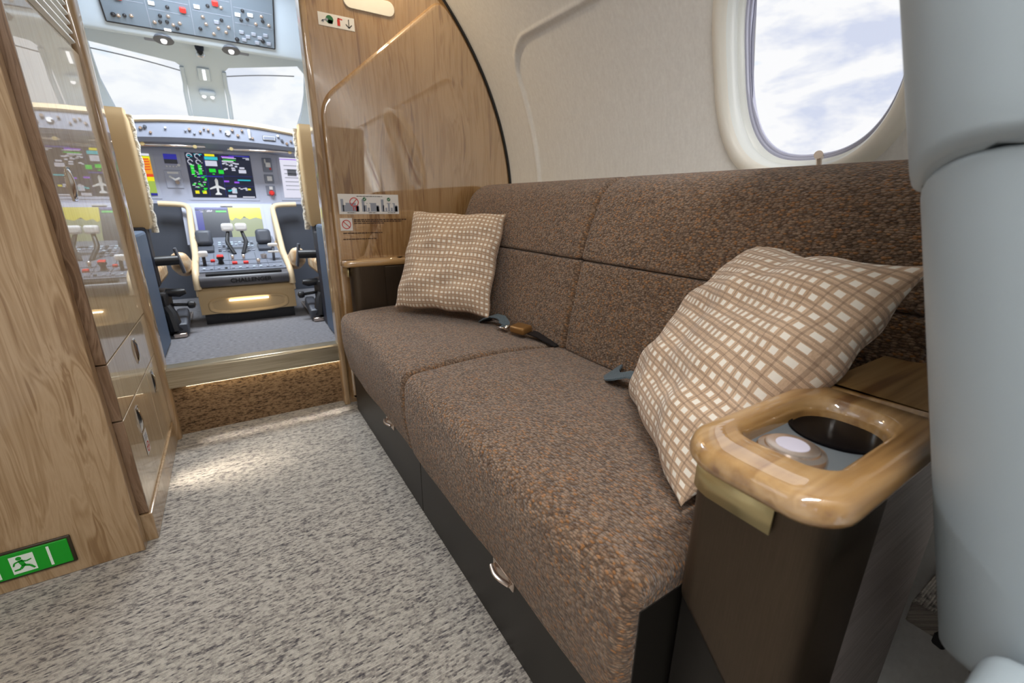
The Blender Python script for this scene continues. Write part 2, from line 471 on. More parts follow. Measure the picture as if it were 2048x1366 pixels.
sheep = Mat('sheepskin', 1, sheen=.6); shn = sheep.noise(sheep.coord('Object', (80, 80, 80)), 1, 3); sheep.color(srgb(236, 226, 206)); sheep.bump(shn, 1.0, .02)
peach = Mat('peach_leather', .5); pn = peach.noise(peach.coord('Object', (25, 25, 25)), 1, 3); peach.color(peach.colramp(pn, [(.35, srgb(206, 164, 116)), (.7, srgb(244, 226, 196))]))
decal_w = simple('decal_white', srgb(228, 226, 224), .4)
decal_g = simple('decal_grey', srgb(150, 156, 170), .5)
decal_red = simple('decal_red', srgb(204, 50, 40), .5)
decal_green = simple('decal_green', srgb(26, 104, 62), .5)
decal_black = simple('decal_black', srgb(30, 26, 24), .5)
text_brown = simple('print_dark_brown', srgb(58, 34, 16), .6)
exit_green = simple('exit_sign_green', srgb(20, 150, 36), .35); exit_green.emit(srgb(20, 150, 36), .12)
exit_white = simple('exit_sign_white', srgb(222, 232, 222), .35); exit_white.emit((.8, .9, .8), .08)
frame_dark = simple('sign_frame_dark', srgb(58, 48, 34), .4)
def emis(name, c, k): m = simple(name, (.01, .01, .012), .3); m.emit(c, k); return m
scr_navy = emis('screen_navy', srgb(8, 22, 48), 1.0)
scr_blue = emis('screen_blue', srgb(36, 40, 150), 1.0)
g_green = emis('screen_green', srgb(30, 215, 50), 1.0); g_cyan = emis('screen_cyan', srgb(40, 190, 205), 1.0)
g_white = emis('screen_white', srgb(206, 208, 224), 1.0); g_yellow = emis('screen_yellow', srgb(240, 230, 20), 1.0)
g_mag = emis('screen_violet', srgb(150, 80, 225), 1.0); g_olive = emis('screen_olive', srgb(160, 186, 84), 1.0)
g_orange = emis('screen_orange', srgb(240, 160, 40), 1.0); g_red = emis('screen_red', srgb(225, 70, 40), 1.0)
g_page = emis('screen_page', srgb(226, 226, 242), 1.0); g_mapgrey = emis('screen_map_grey', srgb(160, 170, 130), 1.0)
lamp_w = emis('lamp_lens', (1, 1, 1), 1.6)
led = emis('led_strip', (1.0, .85, .6), 5.0)
glass = bpy.data.materials.new('window_glass'); glass.use_nodes = True; gt_ = glass.node_tree
for n in list(gt_.nodes): gt_.nodes.remove(n)
go = gt_.nodes.new('ShaderNodeOutputMaterial'); gm = gt_.nodes.new('ShaderNodeMixShader'); gtr = gt_.nodes.new('ShaderNodeBsdfTransparent'); ggl = gt_.nodes.new('ShaderNodeBsdfGlossy'); gf = gt_.nodes.new('ShaderNodeFresnel')
ggl.inputs['Roughness'].default_value = .0; gf.inputs['IOR'].default_value = 1.25; gtr.inputs['Color'].default_value = (.98, .985, 1, 1)
gt_.links.new(gf.outputs[0], gm.inputs[0]); gt_.links.new(gtr.outputs[0], gm.inputs[1]); gt_.links.new(ggl.outputs[0], gm.inputs[2]); gt_.links.new(gm.outputs[0], go.inputs[0])

# ------------------------------------------------------------------ setting
CR, CZ = 1.239, .85          # fuselage liner circle
BH = 1.99                    # aft face of the right bulkhead
def cyl(y, s, dr=0, sg=1):
    t = s/CR; r = CR+dr
    return (sg*r*math.cos(t), y, CZ+r*math.sin(t))
struct(MB().bx(-1.0, .90, -2.5, 2.03, -.03, 0).build('floor', carpet, loc=(0, 0, 0)))
struct(MB().bx(-1.0, 1.0, 2.05, 3.95, .26, .29).build('floor', ck_carpet, loc=(0, 2.05, .29)))
struct(MB().bx(-.34, .42, 2.03, 2.05, 0, .215).build('trim_1', riser_shade_carpet, loc=(0, 2.03, 0)))
sill = struct(MB().prism([(1.995, .212), (2.06, .212), (2.06, .291), (2.004, .291), (1.995, .282)], 'x', -.33, .40, .002, 1).build('trim_2', steel))
sl = thing('step_light', 'thin warm light strip under the metal sill of the cockpit step', 'light', (.04, 2.012, .207))
MB().bx(-.24, .335, 2.012, 2.026, .206, .212).build('light_bar', led, sl)

# right wall: liner with embossed panel border and a window hole
WINS = [(.622, .405), (-.43, .405), (-1.47, .405)]
HW, HH, EX = .197, .265, 2.6
def emb(y, s):
    """radial relief: panel edge lip"""
    qx = (y-(1.735-.14)); qy = (s-(.685-.14)); 
    qx2, qy2 = max(qx, 0), max(qy, 0)
    d = math.hypot(qx2, qy2)+min(max(qx, qy), 0)-.14
    t = max(0, min(1, (.004-d)/.012)); t = t*t*(3-2*t)
    lip = math.exp(-((d-.010)/.006)**2)*-.003
    return .009*t+lip
def sup(t, a, b, e):
    c, s = math.cos(t), math.sin(t)
    return (a*math.copysign(abs(c)**(2/e), c), b*math.copysign(abs(s)**(2/e), s))
def wall_side(name, sg, ymax):
    mb = MB()
    P = lambda y, s: cyl(y, s, emb(y, s), sg)
    yb = sorted([ymax]+[v for yc, _ in WINS for v in (yc-.3, yc+.3)]+[-2.5], reverse=True)
    S0, S1 = .405-.34, .405+.34
    SB, ST = -1.05, 1.44
    for y1, y0 in zip(yb, yb[1:]):
        isw = any(abs((y0+y1)/2-yc) < .05 for yc, _ in WINS)
        ny = max(4, int((y1-y0)/(.006 if y1 > 1.2 and sg > 0 else .04)))
        rng = ([(SB, S0, 20), (S1, ST, 24)] if isw else [(SB, S0, 20), (S0, S1, 110 if sg > 0 else 30), (S1, ST, 24)])
        for s0, s1, ns in rng:
            mb.grid(lambda u, v: P(y0+(y1-y0)*u, s0+(s1-s0)*v), ny, ns)
        if isw:
            yc = (y0+y1)/2
            def f(u, v):
                t = 2*pi*u; a = sup(t, HW, HH, EX)
                c, s = math.cos(t), math.sin(t); k = min(.3/max(abs(c), 1e-6), .34/max(abs(s), 1e-6)); bq = (c*k, s*k)
                return P(yc+a[0]*(1-v)+bq[0]*v, .405+a[1]*(1-v)+bq[1]*v)
            mb.grid(f, 192, 10, True)
    bmesh.ops.remove_doubles(mb.bm, verts=mb.bm.verts, dist=1e-5); bmesh.ops.recalc_face_normals(mb.bm, faces=mb.bm.faces)
    return struct(mb.build(name, liner, smooth=60, loc=(0, 0, 0)))
wall_side('wall_right', 1, 2.0)
wall_side('wall_left', -1, 1.36)
cl = MB().grid(lambda u, v: (math.cos(rad(64+52*v))*1.3, -2.5+4.5*u, CZ+1.3*math.sin(rad(64+52*v))-.02), 30, 24)
struct(cl.build('ceiling', white_p, loc=(0, 0, 2)))
struct(MB().bx(-1.3, 1.3, -2.54, -2.5, 0, 2.15).build('wall_back', white_p))

def make_window(i, yc, sc, sg, full):
    w_ = bpy.data.objects.new('window_%d' % i, None); COL.objects.link(w_); w_.location = cyl(yc, sc-HH, 0, sg); struct(w_)
    N = 120
    def ring(a, b, dr, e=EX): return [cyl(yc+p[0], sc+p[1], dr, sg) for p in (sup(2*pi*k/N, a, b, e) for k in range(N))]
    def loft(name, m, L): MB().stack([ring(*q) for q in L], (False, False)).build(name, m, w_, smooth=50)
    loft('bolster', cream, [(HW+.042, HH+.042, .012), (HW+.036, HH+.036, -.001), (HW+.026, HH+.026, -.010), (HW+.012, HH+.012, -.012), (HW+.003, HH+.003, -.006), (HW, HH, .004)])
    loft('reveal', winwhite, [(HW+.001, HH+.001, .003), (HW-.004, HH-.004, .012), (HW-.007, HH-.007, .040), (HW-.006, HH-.006, .042), (HW-.010, HH-.010, .044), (HW-.016, HH-.016, .062)])
    loft('seal', wingrey, [(HW-.014, HH-.014, .060), (HW-.020, HH-.020, .060), (HW-.0215, HH-.0215, .066), (HW-.019, HH-.019, .068), (HW-.024, HH-.024, .069), (HW-.028, HH-.028, .078)])
    mb = MB(); mb.poly(ring(HW-.012, HH-.012, .075)); mb.build('pane', glass, w_)
    if full:
        a = Vector(cyl(yc-.05, sc-HH+.006, .004, sg)); b = Vector(cyl(yc-.05, sc-HH+.026, -.002, sg))
        mb = MB().tube([a, b], .006, 10); d = Vector((-sg, -.3, .15)).normalized(); mb.tube([b+d*-.010, b+d*.012], [.0095, .0095], 14)
        lab(mb.build('shade_pull', silver, w_), 'small round silver shade pull at the bottom lip')
for i, (yc, sc) in enumerate(WINS): make_window(i+1, yc, sc, 1, i == 0)
for i, (yc, sc) in enumerate(WINS): make_window(i+4, yc, sc, -1, False)

# right bulkhead
def arc_pts(z0, z1, R=1.236, n=40):
    a0 = math.asin((z0-CZ)/R); a1 = math.asin((z1-CZ)/R)
    return [(R*math.cos(a0+(a1-a0)*k/n), CZ+R*math.sin(a0+(a1-a0)*k/n)) for k in range(n+1)]
bulk = [(.352, 0.0)]+[(.88, 0.0)]+arc_pts(0.02, 2.0)+[(.352, 2.05)]
bk = struct(MB().prism(bulk, 'y', BH, BH+.05).build('wall_front', oak_v, loc=(0, BH, 0)))
_A = arc_pts(.05, 1.655, 1.231, 28); _e = Vector(_A[-1]); _k = Vector((.884, 1.711)); _d = _k+(Vector((.366, 1.275))-_k).normalized()*.055
_c = [tuple(_e*(1-t)**2+_k*2*t*(1-t)+_d*t*t) for t in (.2, .4, .6, .8, 1)]
pan_o = smooth_poly([(.366, .02, .004), (.90, .02, .004)]+[(*p, .0) for p in _A]+[(*p, 0) for p in _c]+[(.366, 1.275, .07)], .0, 8)
secs = []
for ins, dy in ((0, 0), (.0015, .005), (.004, .010), (.008, .0135), (.012, .015), (.017, .0155)):
    secs.append([(p[0], BH-dy, p[1]) for p in offset(pan_o, ins)])
MB().stack(secs, (False, True)).build('raised_panel', oak_v, bk, smooth=50)
PF = BH-.0155                 # front face of the raised panel
g = MB().tube([(p[0], BH-.014, p[1]) for p in arc_pts(.5, 2.0, 1.2335, 60)], .0055, 8)
struct(g.build('trim_3', black_g))
pt = MB().prism(smooth_poly([(.330, 1.975, .012), (.354, 1.975, .004), (.354, 2.05, .004), (.330, 2.05, .012)], .01), 'z', 0, 2.05)
struct(pt.build('trim_4', oak_side))
pt = MB().prism(smooth_poly([(-.334, 1.985, .006), (-.288, 1.985, .02), (-.288, 2.06, .012), (-.334, 2.06, .006)], .01), 'z', 0, 2.05)
struct(pt.build('trim_5', oak_side))
struct(MB().bx(-1.25, -.33, 2.0, 2.05, 0, 2.05).build('wall_front', oak_side))
# left bulkhead facing the cabin
struct(MB().bx(-1.25, -.325, 1.33, 1.362, 0, 2.05, .0015, 1).build('wall_left', oak_side))

# ------------------------------------------------------------------ galley cabinet
FX = -.306
gal = thing('galley_cabinet', 'tall glossy pale oak galley cabinet with drawers facing the aisle, left of cockpit doorway', 'cabinet', (-.6, 1.68, 0))
MB().bx(-.95, -.332, 1.368, 1.982, .0, 2.03).build('carcass', oak_edge, gal)
def front(name, y0, y1, z0, z1, parent=gal):
    aft = y0 < 1.5
    o = MB().bx(-.330, FX, y0+(.004 if aft else 0), y1, z0, z1, .0015, 2).build(name, oak_face, parent)
    if aft: lab(MB().bx(-.330, FX, y0-.003, y0+.004, z0, z1, .001, 1).build('edge_strip', oak_edge, o), 'darker wood edge strip')
    return o
def latch(y, z, parent):
    mb = MB(); mb.grid(lambda u, v: (FX+.002+.007*math.sin(pi*u)**.6*math.sin(pi*v)**.6, y-.012+.024*u, z-.036+.072*v), 10, 14)
    mb.box((FX+.001, y, z), (.003, .028, .078), .001, 1)
    o = mb.build('handle', chrome, parent); return lab(o, 'small chrome paddle latch')
d0 = front('door', 1.372, 1.980, .518, 1.318); latch(1.50, .935, d0)
d1 = front('drawer', 1.372, 1.980, .366, .514); latch(1.705, .455, d1)
d2 = front('drawer', 1.372, 1.762, .088, .362); latch(1.525, .30, d2)
d3 = front('drawer', 1.766, 1.980, .088, .362); latch(1.84, .305, d3)
MB().bx(-.34, -.300, 1.366, 1.98, 0, .084, .003, 2).build('plinth', oak_side, gal)
lv = MB().bx(-.332, FX-.012, 1.372, 1.98, 1.325, 2.02)
for k in range(24): lv.box((FX-.006, 1.676, 1.345+k*.024), (.014, .58, .009), .002, 1, (0, rad(-22), 0))
lab(lv.build('louvre_panel', cream, gal), 'cream panel of horizontal louvre slats')
st = MB().quad((FX+.0012, 1.515, .185), (FX+.0012, 1.565, .185), (FX+.0012, 1.565, .255), (FX+.0012, 1.515, .255)).build('base', decal_w)
st.name = 'warning_sticker'; tag(st, 'small white sticker with red print low on the glossy galley drawer', 'sticker')
def xq(y0, y1, z0, z1, dx=.0018): return [(FX+dx, y0, z0), (FX+dx, y1, z0), (FX+dx, y1, z1), (FX+dx, y0, z1)]
mb = MB()
for k in range(28):
    t0 = 2*pi*k/28; t1 = 2*pi*(k+1)/28; P = lambda t, r: (FX+.0018, 1.540+r*math.cos(t), .205+r*math.sin(t))
    mb.poly([P(t0, .012), P(t0, .016), P(t1, .016), P(t1, .012)])
mb.poly(xq(1.527, 1.553, .203, .207)); mb.build('red_mark', decal_red, st, smooth=0)
mb = MB()
for k in range(3): mb.poly(xq(1.524, 1.556, .228+k*.007, .231+k*.007))
mb.build('print', decal_g, st, smooth=0)

# exit sign on the left bulkhead (faces aft)
EY = 1.33
es = thing('exit_sign', 'green running man exit sign low on the left wood bulkhead', 'sign', (-.56, EY, .035))
MB().bx(-.672, -.452, EY-.006, EY, .034, .112, .002, 1).build('frame', frame_dark, es)
MB().bx(-.666, -.458, EY-.009, EY-.005, .040, .106, .001, 1).build('plate', exit_green, es)
yq = EY-.0098
def eq(mb, pts): mb.poly([(x_, yq, z_) for x_, z_ in pts])
for xa in (-.496, -.585):
    mb = MB(); eq(mb, [(xa, .046), (xa+.005, .046), (xa+.005, .100), (xa, .100)]); lab(mb.build('divider_bar', exit_white, es, smooth=0), 'white upright bar')

mb = MB(); eq(mb, [(-.560, .049), (-.519, .049), (-.519, .097), (-.560, .097)]); mb.build('pictogram_ground', exit_white, es, smooth=0)
yq -= .0006; mb = MB()
eq(mb, [(-.544+.005*math.cos(2*pi*k/14), .0895+.005*math.sin(2*pi*k/14)) for k in range(14)])
def limb(mb, a, b_, w0, w1):
    a = Vector(a); b_ = Vector(b_); d = (b_-a).normalized(); n = Vector((-d.y, d.x))
    eq(mb, [tuple(a+n*w0), tuple(a-n*w0), tuple(b_-n*w1), tuple(b_+n*w1)])
limb(mb, (-.543, .084), (-.539, .068), .0045, .004)
limb(mb, (-.543, .083), (-.533, .078), .002, .0018); limb(mb, (-.533, .078), (-.524, .081), .0018, .0015)
limb(mb, (-.544, .082), (-.553, .079), .002, .0018); limb(mb, (-.553, .079), (-.556, .071), .0018, .0015)
limb(mb, (-.539, .069), (-.529, .064), .0032, .0026); limb(mb, (-.529, .064), (-.523, .054), .0026, .002)
limb(mb, (-.539, .069), (-.546, .060), .0032, .0026); limb(mb, (-.546, .060), (-.557, .059), .0026, .002)
lab(mb.build('running_man', exit_green, es, smooth=0), 'green running figure')

# ------------------------------------------------------------------ stickers and notices on the right bulkhead
def bq(mb, x0, x1, z0, z1, y): mb.poly([(x0, y, z0), (x1, y, z0), (x1, y, z1), (x0, y, z1)])
def disc(mb, x_, z_, r, y, r0=0, n=28):
    if r0 == 0: mb.poly([(x_+r*math.cos(2*pi*k/n), y, z_+r*math.sin(2*pi*k/n)) for k in range(n)])
    else:
        for k in range(n):
            t0, t1 = 2*pi*k/n, 2*pi*(k+1)/n
            mb.poly([(x_+q*math.cos(t), y, z_+q*math.sin(t)) for q, t in ((r0, t0), (r, t0), (r, t1), (r0, t1))])
def bar(mb, a, b_, w_, y):
    a = Vector(a); b_ = Vector(b_); d = (b_-a).normalized(); n = Vector((-d.y, d.x))*w_/2
    mb.poly([(q.x, y, q.y) for q in (a+n, a-n, b_-n, b_+n)])
mb = MB().bx(.394, .524, BH-.0015, BH, 1.526, 1.568)
eqs = tag(mb.build('equipment_sign', decal_w, smooth=0), 'white sign with green mask, red extinguisher and black arrow, high by the doorway', 'sign')
y = BH-.0022
mb = MB(); disc(mb, .434, 1.549, .0135, y); bq(mb, .428, .444, 1.536, 1.548, y); mb.build('mask_symbol', decal_green, eqs, smooth=0)
mb = MB(); bar(mb, (.404, 1.540), (.422, 1.548), .003, y-.0004); disc(mb, .424, 1.5475, .0045, y-.0004); disc(mb, .410, 1.541, .004, y-.0004); lab(mb.build('mask_hose', decal_g, eqs, smooth=0), 'grey hose and cup')
mb = MB(); bq(mb, .461, .471, 1.534, 1.554, y); bq(mb, .463, .469, 1.554, 1.559, y); bar(mb, (.464, 1.558), (.480, 1.556), .004, y); mb.build('extinguisher_symbol', decal_red, eqs, smooth=0)
mb = MB(); bar(mb, (.503, 1.561), (.503, 1.534), .003, y); bar(mb, (.503, 1.533), (.492, 1.544), .003, y); bar(mb, (.503, 1.533), (.514, 1.544), .003, y); mb.build('down_arrow', decal_black, eqs, smooth=0)
mb = MB().prism([(p[0], p[1]) for p in rrect(.490, .684, 1.600, 1.652, .025)], 'y', BH-.006, BH, .002, 2)
tag(mb.build('grab_plate', cream), 'cream rounded blank plate high on the wood bulkhead', 'plate')
y = PF-.0015
mb = MB().bx(.393, .645, y, PF, .852, .932)
card = tag(mb.build('safety_card', decal_w, smooth=0), 'white placard with three divan seating pictures above the far armrest', 'sign')
y -= .0006
mb = MB()
for k, ox in enumerate((.402, .487, .568)):
    bq(mb, ox, ox+.011, .862, .912, y); bq(mb, ox+.007, ox+.070, .862, .888, y); bq(mb, ox+.019, ox+.060, .888, .897, y); bq(mb, ox+.060, ox+.073, .862, .884, y)
lab(mb.build('sofa_drawing', decal_g, card, smooth=0), 'three grey side views of the divan')
y -= .0005
mb = MB(); disc(mb, .456, .900, .0185, y, .0155); bar(mb, (.446, .889), (.466, .911), .003, y); bq(mb, .450, .453, .866, .881, y); bq(mb, .460, .463, .866, .881, y); lab(mb.build('prohibition_ring', decal_red, card, smooth=0), 'red crossed ring')
for px_ in (.514, .589, .613):
    mb = MB(); disc(mb, px_, .900, .006, y); bq(mb, px_-.008, px_+.008, .878, .894, y); bq(mb, px_-.008, px_-.004, .864, .878, y); bq(mb, px_+.004, px_+.008, .864, .878, y)
    lab(mb.build('sitter_drawing', decal_w, card, smooth=0), 'white seated figure')
y -= .0005
for px_ in (.499, .602):
    mb = MB(); disc(mb, px_, .912, .0075, y); am = mb.build('approval_mark', decal_green, card, smooth=0)
    mb = MB(); bar(mb, (px_-.004, .912), (px_-.001, .909), .0018, y-.0004); bar(mb, (px_-.001, .909), (px_+.004, .916), .0018, y-.0004)
    lab(mb.build('tick', decal_w, am, smooth=0), 'white tick')
mb = MB(); random.seed(3)
def words(mb, x0, x1, z_, h_, y):
    xx = x0
    while xx < x1:
        w_ = random.uniform(.006, .017); bq(mb, xx, min(xx+w_, x1), z_, z_+h_, y); xx += w_+.0022
words(mb, .468, .575, .9225, .0022, y); mb.build('heading', decal_black, card, smooth=0)
for px_ in (.425, .512, .595):
    mb = MB(); words(mb, px_, px_+.032, .8565, .0022, y); mb.build('caption', decal_black, card, smooth=0)
mb = MB().bx(.392, .441, PF-.0015, PF, .785, .836)
nsm = tag(mb.build('no_smoking_sticker', decal_w, smooth=0), 'square white sticker with red crossed ring beside the printed lines', 'sticker')
mb = MB(); y = PF-.0022; disc(mb, .4165, .8105, .0185, y, .0152); bar(mb, (.404, .823), (.429, .798), .0032, y); mb.build('prohibition_ring', decal_red, nsm, smooth=0)
def notice(lines, label):
    mb = MB()
    for x0, x1, z_, h_ in lines: words(mb, x0, x1, z_, h_, PF-.0008)
    tag(mb.build('printed_notice', text_brown, smooth=0), label, 'lettering', 'printed notices on the bulkhead')
notice([(.448, .676, .8262, .0046), (.448, .655, .8195, .0042), (.448, .575, .8125, .0036)], 'three dense dark printed lines right of the no smoking sticker')
notice([(.400, .565, .772, .0042)], 'longer single printed line directly under the no smoking sticker')
notice([(.398, .537, .7475, .0040)], 'lowest and shortest printed line on the bulkhead above the far armrest')

# ------------------------------------------------------------------ divan
div = thing('divan', 'long brown chenille divan with two seats along the right wall', 'sofa', (.65, 1.07, 0))
SEAM = 1.085
seat_p = resample(smooth_poly([(.372, .195, .01), (.345, .215, .02), (.326, .330, .05), (.334, .458, .042), (.60, .476, .15), (.885, .452, .03), (.885, .22, .01)], .02, 7), .03)
rn = [random.uniform(0, 6.28) for _ in range(8)]
def wob(q):
    k = math.sin(q.y*9+rn[0])*math.sin(q.z*14+rn[1]+q.x*4)*.003+math.sin(q.y*23+rn[2]+q.x*11)*.0012
    d = Vector((-1, 0, 0)) if q.x < .40 else Vector((0, 0, 1)); return d*k
for y0, y1 in ((.264, SEAM), (SEAM, 1.875)):
    lab(loft_y(MB(), seat_p, y0+.0005, y1-.0005, .022, 6, 26, wob).build('seat_cushion', fabric, div, smooth=70), 'near seat cushion' if y0 < 1 else 'far seat cushion')
low_p = resample(smooth_poly([(.842, .452, .02), (.855, .55, .03), (.894, .7355, .014), (1.03, .7365, .02), (1.0, .45, .02)], .02, 6), .03)
up_p = resample(smooth_poly([(.889, .7365, .018), (.912, .82, .05), (.965, .945, .06), (1.04, .985, .06), (1.13, .978, .05), (1.12, .74, .02)], .02, 7), .03)
for y0, y1 in ((.20, 1.035), (1.035, 1.90)):
    nm = 'near' if y0 < 1 else 'far'
    lab(loft_y(MB(), low_p, y0, y1, .020, 6, 20).build('lower_back_cushion', fabric, div, smooth=70), nm+' lower back cushion')
    lab(loft_y(MB(), up_p, y0, y1, .020, 6, 20).build('upper_back_cushion', fabric, div, smooth=70), nm+' upper back cushion')
MB().bx(.368, .86, .29, SEAM-.001, 0, .24, .002, 1).build('base_panel', black_panel, div)
MB().bx(.368, .86, SEAM+.001, 1.90, 0, .24, .002, 1).build('base_panel', black_panel, div)
MB().bx(.93, 1.10, .22, 1.90, .30, .7345).build('back_frame', black_panel, div)
MB().bx(.352, .90, .2635, .288, .0, .425, .004, 1).build('end_shadow_panel', black_panel, div)  # black sheet added over the near cushion end in place of its shadow
for yh in (.605, 1.36):
    mb = MB().tube([(.352, yh-.034+.068*k/12, .178+.0*k) if False else (.358-.008*math.sin(pi*k/12), yh-.034+.068*k/12, .182+.003*math.cos(pi*k/12)) for k in range(13)], .0065, 10, rz=.004)
    mb.box((.366, yh, .180), (.008, .080, .026), .003, 2)
    lab(mb.build('pull_handle', silver, div), 'small satin metal pull under the seat cushion')
struct(MB().bx(1.08, 1.235, -.1, 1.98, .88, .925, .004, 1).build('trim_6', cream))

def armrest(y0, y1, label, near):
    zt = .668; zb = .640; N = 8
    # body (the part the others hang on)
    L = []
    for z_ in [zb+.002, .60, .52, .46, .44, .42, .40, .38, .36, .34, .30, .15, 0]:
        cut = max(0, min(.10, .44-z_)) if near else 0
        L.append([(p[0], p[1], z_) for p in rrect(.400, .54, y0+.007, y1-.008-cut, (.004, .026, .036, .004), 8)])
    t = lab(MB().stack(L).build('armrest', bronze, div, smooth=50), label)
    ya = y0-.008 if near else y0+.003
    out = rrect(.367, .66, ya, y1+.001, (.012, .052, .042, .012), N)
    rec = rrect(.428, .618, y0+.022, y1-.024, (.046, .030, .030, .046), N)
    L = []
    for ins, z_ in ((.014, zb), (.005, zb+.0015), (.001, zb+.006), (0, zb+.011), (.0015, zb+.018), (.0035, zb+.0235), (.007, zb+.0268), (.011, zt)):
        L.append([(p[0], p[1], z_) for p in offset(out, ins)])
    for ins, z_ in ((-.0045, zt), (-.001, .6668), (.004, .6635), (.007, .659), (.0085, .652), (.009, .640)):
        L.append([(p[0], p[1], z_) for p in offset(rec, ins)])
    MB().stack(L, (True, False)).build('wood_top', oak_top, t, smooth=50)
    sl_ = rrect(.6615, 1.075, ya+.002, y1-.002, .004, 2); L = []
    for ins, z_ in ((.012, zb), (.004, zb+.002), (0, zb+.01), (.001, .656), (.004, .662), (.012, zt-.001)):
        L.append([(p[0], p[1], z_) for p in offset(sl_, ins)])
    MB().stack(L).build('rear_wood_top', oak_top, t, smooth=50)
    yc = (y0+y1)/2; cxc = .573; cr_ = min(.047, (y1-y0)/2-.030)
    rin = offset(rec, .006); ang = [math.atan2(p[1]-yc, p[0]-cxc) for p in rin]
    L = [[(p[0], p[1], .6445) for p in rin], [(cxc+cr_*math.cos(a_), yc+cr_*math.sin(a_), .6445) for a_ in ang]]
    MB().stack(L, (False, False)).build('tray', recess_m, t)
    MB().lathe([(cr_+.004, .6448), (cr_+.0035, .6472), (cr_, .6476), (cr_-.002, .643), (cr_-.003, .60), (cr_-.004, .545), (0, .545)], (cxc, yc, 0), n=48).build('cup_holder', gloss_black, t)
    kx, ky = .466, yc; kr = cr_/.047
    MB().lathe([(.0335*kr, .6445), (.0335*kr, .653), (.0320*kr, .6565), (.0265*kr, .6585), (.0255*kr, .6605), (.0225*kr, .6615), (0, .6615)], (kx, ky, 0), n=40).build('control_knob', silver, t)
    lab(MB().lathe([(.0160*kr, .6615), (.0155*kr, .6622), (0, .6628)], (kx, ky, 0), n=32).build('touch_pad', knob_pad, t), 'pale round top of the knob')
    if near:
        MB().bx(.43, .468, y0+.018, y1-.002, 0, .60, .002, 1).build('core', black_panel, t)
        MB().bx(.47, .90, y0+.022, y1-.004, 0, zb-.001, .004, 1).build('side_panel', darkmetal, t)
    else:
        MB().bx(.47, .90, y0+.012, y1-.006, 0, zb-.001, .004, 1).build('side_panel', bronze, t)
    path = [(.424, y1-.0055), (.414, y1-.0070), (.4055, y1-.012), (.3995, y1-.021), (.3955, y1-.034), (.3950, y1-.06), (.3950, y0+.050)]
    mb = MB()
    for A, B in zip(path, path[1:]):
        mb.poly([(A[0]-.002, A[1], .598), (B[0]-.002, B[1], .598), (B[0]-.002, B[1], .632), (A[0]-.002, A[1], .632)])
    for f_ in mb.bm.faces: f_.smooth = True
    bmesh.ops.remove_doubles(mb.bm, verts=mb.bm.verts, dist=1e-5)
    o = mb.build('accent_strip', gold, t); o.modifiers.new('thick', 'SOLIDIFY').thickness = .003
    return t
armrest(.110, .262, 'armrest nearest the camera, oak top with cup holder and round silver knob', True)
armrest(1.885, 1.974, 'far armrest against the wood bulkhead', False)

# belts
def strap(mb, pts, w_, th=.0022, side=(0, 1, 0)):
    P = [Vector(p) for p in pts]; L = []
    for i, p in enumerate(P):
        t = (P[min(i+1, len(P)-1)]-P[max(i-1, 0)]).normalized(); s_ = Vector(side); s_ = (s_-t*s_.dot(t)).normalized(); n = t.cross(s_)
        L.append([tuple(p+s_*w_/2+n*th), tuple(p-s_*w_/2+n*th), tuple(p-s_*w_/2-n*th), tuple(p+s_*w_/2-n*th)])
    mb.stack(L); return mb
b1 = thing('seat_belt', 'lap belt with bronze buckle lying beside the far cushion', 'seat belt', (.80, 1.27, .462), 'lap belts on the divan')
strap(MB(), [(.835, 1.47, .466), (.800, 1.455, .468), (.772, 1.43, .474), (.770, 1.40, .490), (.785, 1.375, .502), (.798, 1.345, .500), (.800, 1.325, .488), (.790, 1.312, .478)], .045, side=(1, .35, 0)).build('webbing', belt_m, b1)
MB().box((.775, 1.29, .478), (.030, .045, .006), .002, 1, (0, 0, rad(15))).tube([(.762, 1.262, .482), (.812, 1.282, .486)], .006, 8).build('latch_tongue', chrome, b1)
MB().box((.800, 1.215, .487), (.052, .066, .026), .008, 3, (0, rad(-6), rad(14))).build('buckle', buckle_m, b1)
strap(MB(), [(.822, 1.185, .478), (.835, 1.14, .474), (.838, 1.10, .468), (.846, 1.06, .462)], .04, side=(1, .2, 0)).build('webbing', blk, b1)
b2 = thing('seat_belt', 'blue grey belt strap curling out behind the near cushion', 'seat belt', (.78, .70, .462), 'lap belts on the divan')
strap(MB(), [(.846, .80, .468), (.80, .775, .470), (.775, .745, .478), (.765, .715, .492), (.772, .690, .504), (.792, .668, .500), (.800, .650, .484), (.80, .60, .474)], .045, side=(1, .5, 0)).build('webbing', belt_m, b2)

